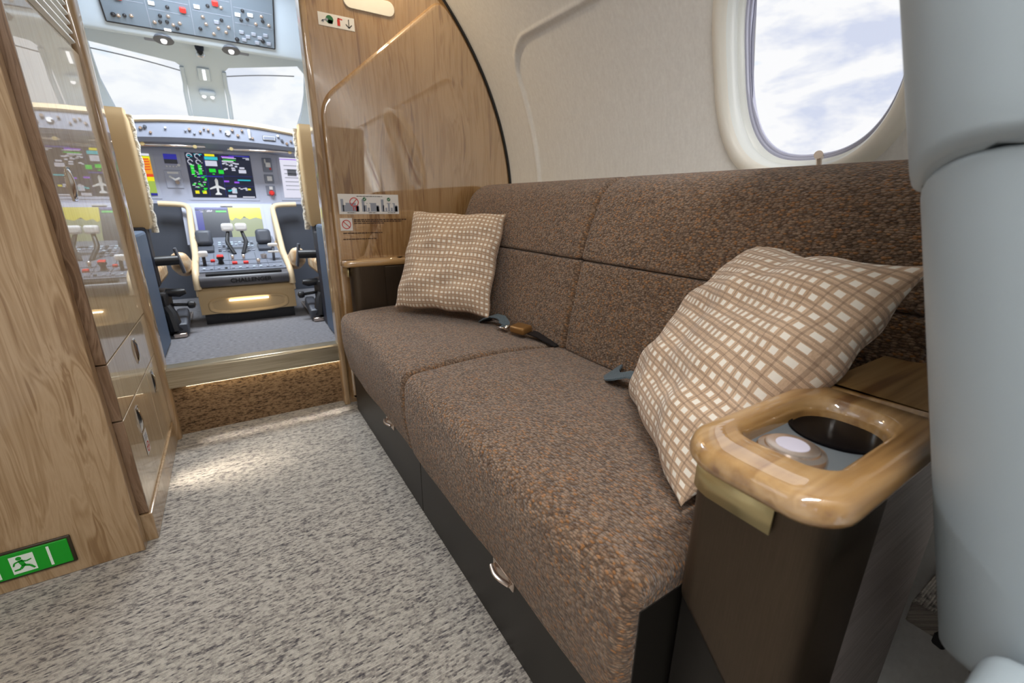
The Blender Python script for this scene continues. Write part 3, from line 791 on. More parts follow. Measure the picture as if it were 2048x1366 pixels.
# ------------------------------------------------------------------ throw cushions
def pillow(c, u, v, S, T, label, sag, seed, uvrot=False):
    rs = random.Random(seed); ph = [rs.uniform(0, 6.28) for _ in range(10)]
    u = Vector(u).normalized(); n = u.cross(Vector(v)).normalized(); v = n.cross(u)
    c = Vector(c); mb = MB(); N = 64
    def shape(a, b_, side):
        A, B = 2*a-1, 2*b_-1
        A = math.copysign(abs(A)**.9, A); B = math.copysign(abs(B)**.9, B)
        ea = 1-.055*(1-B*B)*A*A; eb = 1-.055*(1-A*A)*B*B
        h = max(0, (1-A**4))**.62*max(0, (1-B**4))**.62
        ear = (abs(A)*abs(B))**3
        wr = (math.sin(7*A+5*B+ph[0])*.004+math.sin(4*A-9*B+ph[1])*.004+math.sin(15*A+3*B+ph[2])*.0022+math.sin(-5*A+17*B+ph[3])*.002)*min(1, h*1.6)
        edge = math.sin(9*B+ph[4])*.003*A**6+math.sin(9*A+ph[5])*.003*B**6
        th = side*(T/2*h+wr)+sag(A, B)
        if side > 0: th += .0006
        return c+u*(A*S/2*ea+edge)+v*(B*S/2*eb+edge)+n*th
    uvf = (lambda a, b_: (b_, a)) if uvrot else (lambda a, b_: (a, b_))
    mb.grid(lambda a, b_: shape(a, b_, 1), N, N, False, uvf)
    mb.grid(lambda a, b_: shape(1-a, b_, -1), N, N, False, uvf)
    bmesh.ops.remove_doubles(mb.bm, verts=mb.bm.verts, dist=.0008)
    bmesh.ops.recalc_face_normals(mb.bm, faces=mb.bm.faces)
    o = mb.build('throw_cushion', pil, smooth=80)
    return tag(o, label, 'cushion', 'woven throw cushions on the divan')
pillow((.708, 1.590, .682), (.613, -.790, -.005), (.354, .269, .895), .41, .13, 'upright beige woven cushion with white squares leaning by the far armrest', lambda A, B: 0, 1)
pillow((.716, .419, .652), (-.601, -.799, .026), (.476, -.332, .814), .425, .15, 'beige woven cushion with white squares slumped over the near armrest', lambda A, B: .0, 2)

# ------------------------------------------------------------------ blue-grey cabin seat at the right edge
seat = thing('cabin_seat', 'blue grey leather cabin seat cut off by the right edge of the photo', 'seat', (.70, -.20, 0))
def sloft(name, m, zs, yf, grow, x0=.455, x1=.98, dep=.16, cap_r=.008):
    L = []; n = len(zs)
    for i, z_ in enumerate(zs):
        e = 0
        d0 = z_-zs[0]; d1 = zs[-1]-z_
        for d in (d0, d1):
            if d < cap_r: e = max(e, cap_r-math.sqrt(max(0, cap_r**2-(cap_r-d)**2)))
        f = yf(z_)
        L.append([(p[0], p[1], z_+(.9*(.50-p[0]) if False else 0)+max(0, .51-p[0])*.55*(1 if grow else 1)) for p in offset(rrect(x0, x1, f-dep, f, .065, 10), e)])
    return MB().stack(L).build(name, m, seat, smooth=60)
def zr(a, b_, n=24): return [a+.03*(1-math.cos(pi/2*k/6)) for k in range(6)]+[a+.03+(b_-a-.06)*k/n for k in range(n+1)]+[b_-.03*(1-math.sin(pi/2*k/6)) for k in range(1, 7)][::1]
def zlist(a, b_, n=20, r=.008):
    return [a+r*(1-math.cos(pi/2*k/6)) for k in range(6)]+[a+r+(b_-a-2*r)*k/n for k in range(n+1)]+[b_-r+r*math.sin(pi/2*k/6) for k in range(1, 7)]
sloft('backrest', greylea, zlist(.505, .914), lambda z_: .084+.26*(z_-.65), True)
sloft('headrest', greylea, zlist(.912, 1.42), lambda z_: .158+.27*(z_-.915), True, x0=.445, dep=.19)
MB().stack([[(p[0], p[1], z_) for p in rrect(.468, .97, yb_-.15, yb_, .05, 8)] for z_, yb_ in ((.15, -.01), (.30, .0), (.45, .02), (.48, .02), (.53, .03))]).build('shroud', shroud, seat)
MB().bx(.50, .95, -.58, -.10, .30, .46, .04, 4).build('seat_cushion', greylea, seat)
MB().bx(.375, .452, -.55, .018, .47, .585, .02, 4).build('armrest', greylea, seat)
MB().bx(.56, .88, -.50, -.05, 0, .30, .02, 2).build('pedestal', shroud, seat)
struct(MB().bx(.91, 1.18, -2.3, .128, .20, .245, .002, 1).build('trim_7', carpet))
mb = MB().box((.96, .045, .256), (.26, .016, .022), .003, 1, (0, 0, rad(-14)))
tag(mb.build('floor_rail', blk), 'short black rail on the carpeted ledge behind the grey seat', 'rail')

# ------------------------------------------------------------------ cockpit shell
XC = .01
for sg, nm in ((-1, 'wall_cockpit_left'), (1, 'wall_cockpit_right')):
    xw = XC+sg*1.0
    mb = MB().bx(min(xw, xw+sg*.03), max(xw, xw+sg*.03), 2.05, 4.0, .29, 1.30)
    mb.bx(min(xw, xw+sg*.03), max(xw, xw+sg*.03), 2.05, 2.55, 1.30, 2.1)
    mb.bx(min(xw, xw+sg*.03), max(xw, xw+sg*.03), 2.55, 4.0, 1.82, 2.1)
    mb.bx(min(xw, xw+sg*.03), max(xw, xw+sg*.03), 3.2, 3.3, 1.30, 1.82)
    struct(mb.build(nm, ck_grey))
struct(MB().bx(-1.02, 1.04, 2.05, 3.72, 2.10, 2.13).build('ceiling', ck_grey))
def tp(x_, s_, o=0): return (x_, 3.95-s_*math.sin(rad(35))-o*math.cos(rad(35)), 1.4+s_*math.cos(rad(35))-o*math.sin(rad(35)))
def tpl(mb, pts, th=.035):
    A = [tp(*p) for p in pts]; B = [tp(*p, -th) for p in pts]; n = len(A)
    mb.poly(A); mb.poly(B[::-1])
    for i in range(n): mb.poly([A[i], A[(i+1) % n], B[(i+1) % n], B[i]])
S = lambda z_: (z_-1.4)/math.cos(rad(35))
mb = MB()
tpl(mb, [(-1.0, S(1.80)), (-.52, S(1.757)), (-.13, S(1.716)), (-.105, S(1.70)), (.125, S(1.70)), (.15, S(1.722)), (.56, S(1.782)), (1.02, S(1.83)), (1.02, S(2.1)), (-1.0, S(2.1))])
tpl(mb, [(-.105, S(1.70)), (-.09, S(1.609)), (-.098, S(1.33)), (.107, S(1.33)), (.110, S(1.609)), (.125, S(1.70))])
tpl(mb, [(-1.0, S(1.33)), (-1.0, S(1.80)), (-.522, S(1.757)), (-.522, S(1.58)), (-.494, S(1.44)), (-.488, S(1.33))])
tpl(mb, [(1.02, S(1.83)), (.56, S(1.782)), (.605, S(1.74)), (.600, S(1.62)), (.580, S(1.52)), (.552, S(1.44)), (.54, S(1.33)), (1.02, S(1.33))])
tpl(mb, [(-1.0, S(1.15)), (-1.0, S(1.335)), (1.02, S(1.335)), (1.02, S(1.15))])
bmesh.ops.recalc_face_normals(mb.bm, faces=mb.bm.faces)
wf = struct(mb.build('wall_windscreen_frame', ck_grey, smooth=0))
for i, (xa, xb) in enumerate(((-.53, -.09), (.10, .61))):
    wn_ = bpy.data.objects.new('window_%d' % (7+i), None); COL.objects.link(wn_); wn_.location = tp((xa+xb)/2, 0); struct(wn_)
    MB().poly([tp(xa, -.05, -.02), tp(xb, -.05, -.02), tp(xb, S(1.80), -.02), tp(xa, S(1.80), -.02)]).build('pane', glass, wn_)
    sg = -1 if i == 0 else 1
    pts = [tp(XC+sg*(.09+.44*k/10), S(1.668+.055*k/10+.006*math.sin(pi*k/10)), -.012) for k in range(11)]
    MB().tube(pts, .0035, 6).build('heater_edge', ck_fascia, wn_)
    pts = [tp(XC+sg*(.10+.008*0), S(1.45+.25*k/6), .004) for k in range(7)]
    mb = MB().tube([(XC+sg*(.112 if k > 3 else .118), p[1], p[2]) for k, p in enumerate(pts)], .012, 8); mb.build('inner_seal', ck_grey, wn_)

# overhead console
ovh = thing('overhead_console', 'grey cockpit overhead panel crowded with switches above the windscreens', 'control panel', (XC, 3.2, 1.74))
MB().prism(smooth_poly([(2.86, 2.10), (3.00, 2.085, .02), (3.325, 1.765, .02), (3.36, 1.735, .03), (3.43, 1.752, .03), (3.62, 1.87, .02), (3.60, 2.10)], .01), 'x', -.95, .97).build('housing', ck_grey, ovh)
oo = Vector((0, 3.322, 1.765)); od = Vector((0, -.7125, .7016)); on = Vector((0, -.7016, -.7125))
def OP(x_, s_, o=0): return tuple(Vector((x_, 0, 0))+oo+od*s_+on*o)
def obox(mb, x0, x1, s0, s1, o0, o1, bev=0):
    b = bmesh.new(); bmesh.ops.create_cube(b, size=1); bmesh.ops.scale(b, vec=(x1-x0, s1-s0, o1-o0), verts=b.verts); MB._bev(b, bev, 1)
    M = Matrix((Vector((1, 0, 0)), od, on)).transposed().to_4x4(); M.translation = Vector(OP((x0+x1)/2, (s0+s1)/2, (o0+o1)/2))
    mb.merge(b, M)
mb = MB(); obox(mb, -.372, .392, .01, .44, 0, .006, .003); face = mb.build('switch_panel', ovh_m, ovh)
mb = MB()
for xk in (-.372, .392): obox(mb, xk-.003, xk+.003, .01, .44, 0, .0075)
obox(mb, -.372, .392, .007, .012, 0, .0075); lab(mb.build('panel_gap', blk, ovh), 'dark seam round the switch panel')
mb = MB()
for xk in (-.19, .0, .19): obox(mb, xk-.001, xk+.001, .012, .44, .006, .0068)
for (xa, xb, sk) in ((-.37, -.19, .13), (-.19, 0, .11), (-.19, 0, .165), (0, .19, .145), (.19, .39, .12), (.19, .39, .20), (-.37, -.19, .22), (0, .19, .22)): obox(mb, xa+.008, xb-.008, sk-.001, sk+.001, .006, .0068)
mb.build('panel_line', decal_g, ovh)
random.seed(11)
def toggle(x_, s_, m=None, big=1):
    mb = MB(); c0 = Vector(OP(x_, s_, .006)); mb.lathe([(.0085*big, 0), (.0085*big, .003), (.005*big, .005), (.0045*big, .006), (0, .006)], c0, tuple(on), 12)
    mb.tube([c0+on*.005, c0+on*.018*big+od*.006], [.0028*big, .0042*big], 8); mb.build('toggle_switch', m or silver, ovh)
for (x_, s_) in ((-.315, .05), (-.29, .055), (-.262, .06), (-.17, .048), (-.145, .055), (-.115, .06), (-.09, .05), (-.06, .065), (-.14, .085), (-.105, .09), (-.075, .035), (.03, .055), (.06, .085), (.09, .04), (.115, .075), (.15, .06), (.165, .09), (.05, .12), (.135, .12), (.23, .14), (.26, .15), (.30, .135), (.335, .155), (.365, .14), (-.34, .16), (-.24, .165), (-.30, .18), (-.10, .135), (.08, .18), (.14, .185), (.24, .19), (.33, .18)):
    toggle(x_, s_, random.choice((silver, silver, blk)))
for (x_, s_) in ((-.335, .05), (.33, .045), (.20, .03)): toggle(x_, s_, blk, 1.3)
def button(x_, s_, w_, h_, m):
    mb = MB(); obox(mb, x_-w_/2, x_+w_/2, s_-h_/2, s_+h_/2, .006, .010, .001); mb.build('push_button', m, ovh)
for (x_, s_) in ((.225, .075), (.255, .055), (.285, .075), (.315, .06), (.345, .08), (.235, .035), (.30, .03), (.36, .035), (.11, .105)): button(x_, s_, .022, .018, decal_g)
for (x_, s_) in ((-.165, .14), (.03, .165), (.215, .165), (.275, .175)): button(x_, s_, .026, .018, wht)
for (x_, s_) in ((-.295, .14), (-.035, .135), (.115, .20)):
    mb = MB(); obox(mb, x_-.014, x_+.014, s_-.012, s_+.014, .006, .016, .003); lab(mb.build('switch_guard', red, ovh), 'red switch guard')
mb = MB(); obox(mb, -.135, -.105, .012, .024, .006, .009); lab(mb.build('annunciator_light', lamp_w, ovh), 'small lit annunciator')
for xk in (-.150, .165):
    k_ = MB().lathe([(.048, 0), (.046, -.006), (.034, -.008), (0, -.004)], (xk, 3.375, 1.742), (0, .25, 1), 28).build('lamp_bezel', ck_dark, ovh)
    MB().lathe([(.0, -.022), (.012, -.018), (.015, -.008), (.014, 0)], (xk, 3.375, 1.742), (0, .25, 1), 20).build('lens', lamp_w, k_)
# centre post fittings
cpn = thing('standby_compass', 'round ringed compass knob hanging at top of the centre windscreen post', 'instrument', (XC, 3.64, 1.76))
MB().lathe([(.02, -.03), (.024, 0), (.018, .03)], (XC, 3.65, 1.80), (0, .3, 1), 20).build('mount', navy, cpn)
MB().tube([(XC+.021*math.cos(2*pi*k/20), 3.64, 1.765+.021*math.sin(2*pi*k/20)) for k in range(20)], .006, 8, True).build('ring', chrome, cpn)
MB().lathe([(.012, -.008), (.012, .008)], (XC, 3.64, 1.765), (0, 1, 0), 16).build('dial', blk, cpn)
cpl = thing('post_lamp', 'small lit square lamp on the centre windscreen post', 'lamp', tp(XC, S(1.655), .012))
def pbox(mb, x0, x1, z0, z1, o0, o1, bev=0):
    b = bmesh.new(); bmesh.ops.create_cube(b, size=1); bmesh.ops.scale(b, vec=(x1-x0, S(z1)-S(z0), o1-o0), verts=b.verts); MB._bev(b, bev, 1)
    ex = Vector((1, 0, 0)); es_ = Vector(tp(0, 1))-Vector(tp(0, 0)); eo = Vector(tp(0, 0, 1))-Vector(tp(0, 0))
    M = Matrix((ex, es_, eo)).transposed().to_4x4(); M.translation = Vector(tp((x0+x1)/2, (S(z0)+S(z1))/2, (o0+o1)/2)); mb.merge(b, M)
mb = MB(); pbox(mb, XC-.034, XC+.034, 1.642, 1.708, 0, .012, .004); mb.build('housing', ck_grey, cpl)
mb = MB(); pbox(mb, XC-.007, XC+.009, 1.650, 1.702, .012, .016, .002); mb.build('lit_bar', lamp_w, cpl)
rl = thing('reading_lamp_pair', 'pair of small eyeball map lamps midway down the centre windscreen post', 'lamp', tp(XC, S(1.57), .01))
mb = MB(); pbox(mb, XC-.045, XC+.045, 1.572, 1.598, 0, .03, .008); mb.build('hood', ck_grey, rl)
for xk in (XC-.021, XC+.025):
    c0 = Vector(tp(xk, S(1.567), .016)); MB().lathe([(.0, -.012), (.011, -.006), (.012, .004), (.009, .010), (0, .012)], c0, (0, -.7, -.6), 16).build('lens', lamp_w, rl)
for sg, nm in ((-1, 'dark grab handle above the left windscreen'), (1, 'dark grab handle above the right windscreen')):
    mb = MB(); xk = XC+sg*.36
    mb.tube([tp(xk-.16, S(1.835+sg*-.0), .03), tp(xk+.16, S(1.835), .03)], .014, 10)
    xe = XC+sg*.235; pbox(mb, xe-.03, xe+.03, 1.80, 1.815, .0, .012, .003); pbox(mb, xe-.03, xe+.03, 1.825, 1.84, .0, .012, .003)
    lab(mb.build('grab_handle', ck_fascia, wf), nm)

# glareshield and instrument panel
gl = thing('glareshield', 'grey glareshield with cream edge and rows of knobs under the windscreens', 'instrument panel', (XC, 3.4, 1.2))
def gz(x_): return 1.362-.035*((x_-XC)/.45)**2*1.0
nS = 24; secs = []
for k in range(nS+1):
    x_ = -.95+1.92*k/nS; dz = gz(x_)-1.362
    secs.append([(x_, 3.86, 1.35+dz), (x_, 3.32, 1.362+dz), (x_, 3.298, 1.354+dz), (x_, 3.296, 1.338+dz), (x_, 3.305, 1.330+dz), (x_, 3.86, 1.30+dz)])
MB().stack(secs).build('cream_edge', ck_cream, gl, smooth=50)
secs = []
for k in range(nS+1):
    x_ = -.95+1.92*k/nS; dz = gz(x_)-1.362
    secs.append([(x_, 3.312, 1.332+dz), (x_, 3.302, 1.245+dz*.6), (x_, 3.318, 1.222+dz*.6), (x_, 3.49, 1.205+dz*.6), (x_, 3.49, 1.332+dz)])
MB().stack(secs).build('fascia', ck_fascia, gl, smooth=30)
random.seed(5)
def fk(x_, z_, r, m, L=.012):
    MB().lathe([(r, 0), (r*.95, L*.7), (r*.8, L), (0, L)], (x_, 3.306, z_), (0, -1, 0), 14).build('knob', m, gl)
for x_ in (-.33, -.31, -.29, -.22, -.13, -.11, -.09, -.06, -.04, -.02, .0, .04, .065, .10, .125, .15, .20, .34, .36, .385, -.36, .41):
    fk(x_, 1.292+random.uniform(-.022, .016)-.03*(x_/.45)**2, random.choice((.0055, .007, .0085)), random.choice((wht, silver, silver, decal_g, ck_dark)))
fk(.075, 1.283, .014, wht)
MB().bx(.180, .192, 3.294, 3.304, 1.262, 1.312, .002, 1).build('thumb_wheel', wht, gl)
MB().bx(.255, .325, 3.298, 3.306, 1.258, 1.286, .003, 1).build('flight_control_unit', ck_dark, gl)
mb = MB().bx(.258, .322, 3.2965, 3.299, 1.261, 1.283); mb.build('frame_line', wht, gl)
mb = MB().bx(.260, .320, 3.2955, 3.299, 1.263, 1.281); words(mb, .268, .312, 1.269, .006, 3.2952); mb.build('readout', ck_fascia, gl)
for xa, xb, lb_ in ((-.36, -.05, 0), (.06, .45, 1)):
    mb = MB().tube([(xa, 3.33, 1.196), (xb, 3.33, 1.202)], .007, 8)
    h_ = mb.build('hand_rail', silver, gl)
    for xx in (xa+.02, xb-.05): MB().lathe([(.010, -.012), (.010, .012)], (xx, 3.335, 1.200), (0, 1, 0), 12).build('clamp', gold, h_)

ip = thing('instrument_panel', 'grey cockpit instrument panel with bright display screens', 'instrument panel', (XC, 3.52, .60))
MB().bx(-.95, .97, 3.50, 3.56, .88, 1.215, .004, 1).build('upper_panel', ck_mid, ip)
MB().prism([(3.50, .884), (3.49, .884), (3.38, .64), (3.42, .64)], 'x', -.235, .265, 0).build('lower_panel', ck_mid, ip)
MB().bx(-.95, -.235, 3.50, 3.56, .29, .88).build('left_lower_panel', ck_dark, ip); MB().bx(.265, .97, 3.50, 3.56, .29, .88).build('right_lower_panel', ck_dark, ip)
def disp(x0, x1, z0, z1, base, name='display', lean=None):
    """a display on the panel; returns the screen part and a function placing graphics"""
    if lean is None:
        f = lambda u, v, o=0: (x0+(x1-x0)*u, 3.4975-o, z0+(z1-z0)*v)
    else:
        A = Vector((0, lean[0], z0)); B = Vector((0, lean[1], z1))
        f = lambda u, v, o=0: (x0+(x1-x0)*u, A.y+(B.y-A.y)*v-o, z0+(z1-z0)*v+o*.4)
    mb = MB(); m = .018/(x1-x0); mz = .018/(z1-z0)
    mb.poly([f(-m, -mz, .0005), f(1+m, -mz, .0005), f(1+m, 1+mz, .0005), f(-m, 1+mz, .0005)])
    bz = mb.build('bezel', ck_mid, ip, smooth=0); bz.modifiers.new('t', 'SOLIDIFY').thickness = .004
    mb = MB().poly([f(0, 0, .003), f(1, 0, .003), f(1, 1, .003), f(0, 1, .003)])
    return mb.build(name, base, ip, smooth=0), f
def gfx(scr, f, m, rects, name='graphic', o=.0045):
    mb = MB()
    for r in rects:
        if len(r) == 4 and not isinstance(r[0], tuple):
            a_, b_, c_, d_ = r; mb.poly([f(a_, c_, o), f(b_, c_, o), f(b_, d_, o), f(a_, d_, o)])
        else: mb.poly([f(p[0], p[1], o) for p in r])
    return mb.build(name, m, scr, smooth=0)
random.seed(21)
def scat(n, u0, u1, v0, v1, w0, w1, h0, h1):
    out = []
    for _ in range(n):
        u = random.uniform(u0, u1); v = random.uniform(v0, v1); out.append((u, min(u+random.uniform(w0, w1), u1), v, min(v+random.uniform(h0, h1), v1)))
    return out
s_, f = disp(-.165, .180, .922, 1.180, scr_navy)
lab(s_, 'centre display showing engine and system pages')
ring = lambda cx_, cy_, r: [((cx_+r*math.cos(t)*.75, cy_+r*math.sin(t)), (cx_+(r-.02)*math.cos(t)*.75, cy_+(r-.02)*math.sin(t)), (cx_+(r-.02)*math.cos(t2)*.75, cy_+(r-.02)*math.sin(t2)), (cx_+r*math.cos(t2)*.75, cy_+r*math.sin(t2))) for t, t2 in ((2*pi*k/18, 2*pi*(k+.8)/18) for k in range(14))]
gfx(s_, f, g_white, ring(.06, .93, .06)+ring(.18, .93, .06)+ring(.06, .80, .055)+ring(.18, .80, .055)+scat(22, .02, .24, .2, .85, .02, .05, .008, .02)+[(.28, .46, .72, .84)]+scat(6, .52, .98, .88, .98, .08, .2, .012, .022)+scat(16, .52, .8, .62, .82, .03, .07, .02, .035)+[(.78, .90, .58, .66), (.80, .88, .68, .72), (.54, .72, .83, .86)]+scat(8, .62, .98, .17, .24, .02, .04, .02, .04)+[(.55, .68, .0, .06), (.78, .98, .0, .03), (.62, .70, .10, .22)])
gfx(s_, f, g_green, [(.05, .10, .52, .74), (.16, .21, .52, .74), (.32, .42, .58, .66), (.46, .54, .55, .64), (.56, .76, .865, .885)]+scat(14, .02, .26, .08, .5, .02, .06, .02, .04)+scat(6, .3, .52, .5, .66, .02, .06, .02, .03))
gfx(s_, f, g_cyan, [(.28, .48, .86, .93), (.74, .95, .40, .43)]+scat(8, .03, .25, .86, .98, .02, .05, .01, .02)+scat(4, .55, .7, .08, .2, .02, .05, .03, .05))
gfx(s_, f, g_yellow, [(.29, .44, .94, .99), (.05, .11, .08, .15), (.16, .22, .08, .15), (.88, .93, .18, .22)]); gfx(s_, f, g_mag, [(.52, .60, .36, .40), (.68, .76, .34, .38), (.54, .74, .93, .96)])
gfx(s_, f, scr_blue, [(.14, .52, .47, .50), (.265, .27, .03, .98), (.515, .52, .03, .98), (.52, .99, .50, .505), (.52, .99, .27, .275), (.66, .99, .96, .99)])
gfx(s_, f, wht, [((.375, .40), (.40, .45), (.425, .40), (.42, .28), (.52, .21), (.52, .18), (.42, .22), (.415, .12), (.45, .08), (.45, .06), (.35, .06), (.35, .08), (.385, .12), (.38, .22), (.28, .18), (.28, .21), (.38, .28))], 'aircraft_symbol')
MB().bx(-.03, .035, 3.494, 3.4995, 1.190, 1.197).build('name_plate', decal_w, ip)
s_, f = disp(-.66, -.338, .928, 1.162, g_olive); lab(s_, 'left display with red and yellow terrain')
gfx(s_, f, g_yellow, [(0, 1, .35, .45), (.3, 1, .86, .93)]); gfx(s_, f, g_orange, [(0, 1, .5, .86)], o=.004)
gfx(s_, f, g_red, [(.0, 1, .45, .52)]+[((.5, .55+k*.07), (.98, .62+k*.06), (.98, .645+k*.06), (.5, .59+k*.07)) for k in range(5)], o=.005); gfx(s_, f, scr_blue, [(.9, 1, 0, .06), (.0, .7, .95, 1)], o=.005); gfx(s_, f, g_page, [(.7, 1, .95, 1)], o=.005)
s_, f = disp(.350, .66, .925, 1.180, g_page); lab(s_, 'right display showing a white document page')
gfx(s_, f, g_mag, [(0, 1, .95, .97)]); gfx(s_, f, decal_g, [(.06, .5, .2+k*.1, .215+k*.1) for k in range(7)]+[(.12, .3, .55, .72)])
s_, f = disp(-.168, .190, .676, .858, scr_navy, lean=(3.392, 3.474)); lab(s_, 'lower display with navy chart and yellow map')
gfx(s_, f, g_yellow, [((.49, .62), (.53, .56), (.58, .66), (.66, .60), (.72, .70), (.80, .60), (.90, .66), (1, .60), (1, 1), (.49, 1))]); gfx(s_, f, g_mapgrey, [(.49, 1, 0, .66)], o=.004)
gfx(s_, f, scr_blue, [(0, .48, .93, 1), (.0, .1, .1, .9)]); gfx(s_, f, g_white, scat(10, .02, .25, .84, .92, .03, .08, .02, .04)); gfx(s_, f, g_green, [(.3, .46, .84, .9)])
MB().bx(-.03, .035, 3.470, 3.482, .868, .875).build('name_plate', decal_w, ip)
s_, f = disp(-.272, -.208, 1.112, 1.166, scr_blue); lab(s_, 'small standby display'); gfx(s_, f, ck_dark, [(0, 1, 0, .45)])
for k in range(4): MB().lathe([(.004, 0), (.004, .006), (0, .006)], (-.265+k*.016, 3.499, 1.097), (0, -1, 0), 10).build('knob', wht, ip)
MB().lathe([(.009, 0), (.008, .012), (0, .012)], (-.205, 3.499, 1.105), (0, -1, 0), 12).build('knob', wht, ip)
MB().bx(-.285, -.200, 3.494, 3.4995, .972, 1.075, .003, 1).build('gear_plate', ck_mid, ip)
MB().bx(-.27, -.215, 3.490, 3.495, 1.055, 1.066).build('gear_label', wht, ip); MB().tube([(-.26, 3.492, 1.04), (-.235, 3.47, 1.02), (-.21, 3.465, 1.03)], .007, 8).build('knob', wht, ip); MB().tube([(-.235, 3.49, 1.01), (-.225, 3.45, 1.005)], [.006, .011], 10).build('knob', silver, ip)
for (x0, x1, z0, z1) in ((.245, .300, 1.085, 1.172), (.245, .300, 1.015, 1.07), (.245, .300, .94, 1.0)):
    mb = MB().bx(x0, x1, 3.494, 3.4995, z0, z1, .003, 1); mb.build('side_plate', ck_fascia, ip)
MB().bx(.262, .292, 3.484, 3.494, 1.115, 1.145, .003, 1).bx(.258, .266, 3.488, 3.494, 1.14, 1.165).build('gear_lever', wht, ip)
MB().bx(.260, .290, 3.490, 3.494, 1.03, 1.06, .002, 1).bx(.265, .285, 3.489, 3.494, .975, .995).build('push_button', wht, ip)
lab(MB().lathe([(.014, 0), (.017, .014), (.010, .024), (0, .024)], (.275, 3.496, .953), (0, -1, 0), 16).build('knob', red, ip), 'red knob'); MB().bx(.283, .293, 3.490, 3.494, 1.10, 1.112).build('push_button', red, ip)

# ------------------------------------------------------------------ centre pedestal
ped = thing('centre_pedestal', 'cream cockpit centre pedestal with thrust levers and dark grey front roll', 'console', (.03, 2.95, .29))
X0, X1 = -.187, .250
fr = smooth_poly([(2.655, .345, .004), (2.655, .462, .02), (2.70, .50, .02), (3.44, .66), (3.44, .345)], .01)
MB().prism(fr, 'x', X0, X1, .006, 3).build('body', ck_tan, ped)
# shaded niche in the front: scooped slot
def niche(u, v):
    t = 2*pi*u; a = sup(t, .185, .050, 3.0); k = 1-v
    return (.031+a[0]*(.35+.65*k), 2.652+.0*v+.022*math.sin(v*pi/2)*1.0-.004, .394+a[1]*(.25+.75*k)-.010*v)
mb = MB(); mb.grid(lambda u, v: niche(u, v), 64, 8, True)
mb = MB()
ringo = [sup(2*pi*k/64, .182, .044, 3.2) for k in range(64)]
mb.stack([[(.031+p[0]*s0, yv, .386+p[1]*s1) for p in ringo] for s0, s1, yv in ((1.02, 1.06, 2.656), (1.0, 1.0, 2.648), (.97, .90, 2.646), (.94, .80, 2.650), (.90, .66, 2.6545))], (False, False)).build('front_moulding', ck_tan, ped, smooth=60)
MB().bx(-.06, .12, 2.640, 2.652, .408, .414, .001, 1).build('foot_light', led, ped)
MB().bx(X0+.012, X1-.012, 2.675, 3.44, .29, .346).build('kick_base', blk, ped)
rp = smooth_poly([(2.640, .487, .03), (2.640, .535, .035), (2.70, .552, .008), (2.70, .475, .02)], .01, 8)
loftr = MB().prism(rp, 'x', X0+.018, X1-.018, .006, 3); loftr.build('front_roll', roll_m, ped)
MB().box((.031, 2.668, .548), (.34, .026, .008), .001, 1, (rad(14), 0, 0)).build('slot', blk, ped)
M = Matrix.Translation((.055, 2.6375, .512)) @ Matrix.Rotation(rad(90), 4, 'X')
text_mesh('CHALLENGER', .030, M, 'lettering', blk, ped, .0015, .0008)
top0, top1 = Vector((0, 2.70, .556)), Vector((0, 3.38, .680)); td = (top1-top0).normalized(); tn = Vector((0, -td.z, td.y)); TL = (top1-top0).length
MB().prism([(2.70, .500), (2.70, .556), (3.38, .680), (3.38, .50)], 'x', X0+.02, X1-.02).build('switch_deck', ck_deck, ped)
def tbox(mb, x0, x1, s0, s1, o0, o1, bev=0):
    b = bmesh.new(); bmesh.ops.create_cube(b, size=1); bmesh.ops.scale(b, vec=(x1-x0, s1-s0, o1-o0), verts=b.verts); MB._bev(b, bev, 2)
    M = Matrix((Vector((1, 0, 0)), td, tn)).transposed().to_4x4(); M.translation = top0+Vector(((x0+x1)/2, 0, 0))+td*(s0+s1)/2+tn*(o0+o1)/2; mb.merge(b, M)
def T(x_, s_, o=0): return top0+Vector((x_, 0, 0))+td*s_+tn*o
for sg, xk in ((-1, X0+.006), (1, X1-.004)):
    pts = [(xk, 2.655, .475), (xk, 2.662, .525), (xk, 2.70, .562), (xk, 2.80, .585), (xk, 2.95, .612), (xk+sg*.006, 3.08, .655), (xk+sg*.012, 3.25, .735), (xk+sg*.012, 3.36, .82), (xk+sg*.012, 3.41, .855), (xk+sg*.035, 3.43, .878), (xk+sg*.16, 3.43, .882)]
    P2 = []
    for A, B in zip(pts, pts[1:]):
        for k in range(4): P2.append(Vector(A).lerp(Vector(B), k/4))
    P2.append(Vector(pts[-1])); 
    for _ in range(3): P2 = [P2[0]]+[(P2[i-1]+P2[i]*2+P2[i+1])/4 for i in range(1, len(P2)-1)]+[P2[-1]]
    MB().tube(P2, .016, 12).build('side_rail', ck_cream, ped)
    mb = MB(); mb.prism([(2.66, .44), (2.665, .52), (2.70, .555), (3.0, .615), (3.25, .725), (3.41, .85), (3.44, .85), (3.44, .44)], 'x', min(xk, xk+sg*.012), max(xk, xk+sg*.012)); mb.build('side_cheek', ck_cream, ped)
for xk, lb_ in ((-.013, 'l'), (.055, 'r')):
    a0 = T(xk*.6+.01, .30, .0); b0 = Vector((xk, 3.09, .735))
    lv_ = MB().tube([a0, a0.lerp(b0, .45)+Vector(((.018 if xk > 0.02 else -.018), 0, 0)), a0.lerp(b0, .55)+Vector(((.018 if xk > 0.02 else -.018), 0, 0)), b0], [.010, .011, .011, .009], 10).build('thrust_lever', blk, ped)
    lab(MB().box((xk, 3.085, .755), (.060, .040, .044), .012, 3).build('grip', wht, lv_), 'white lever grip')
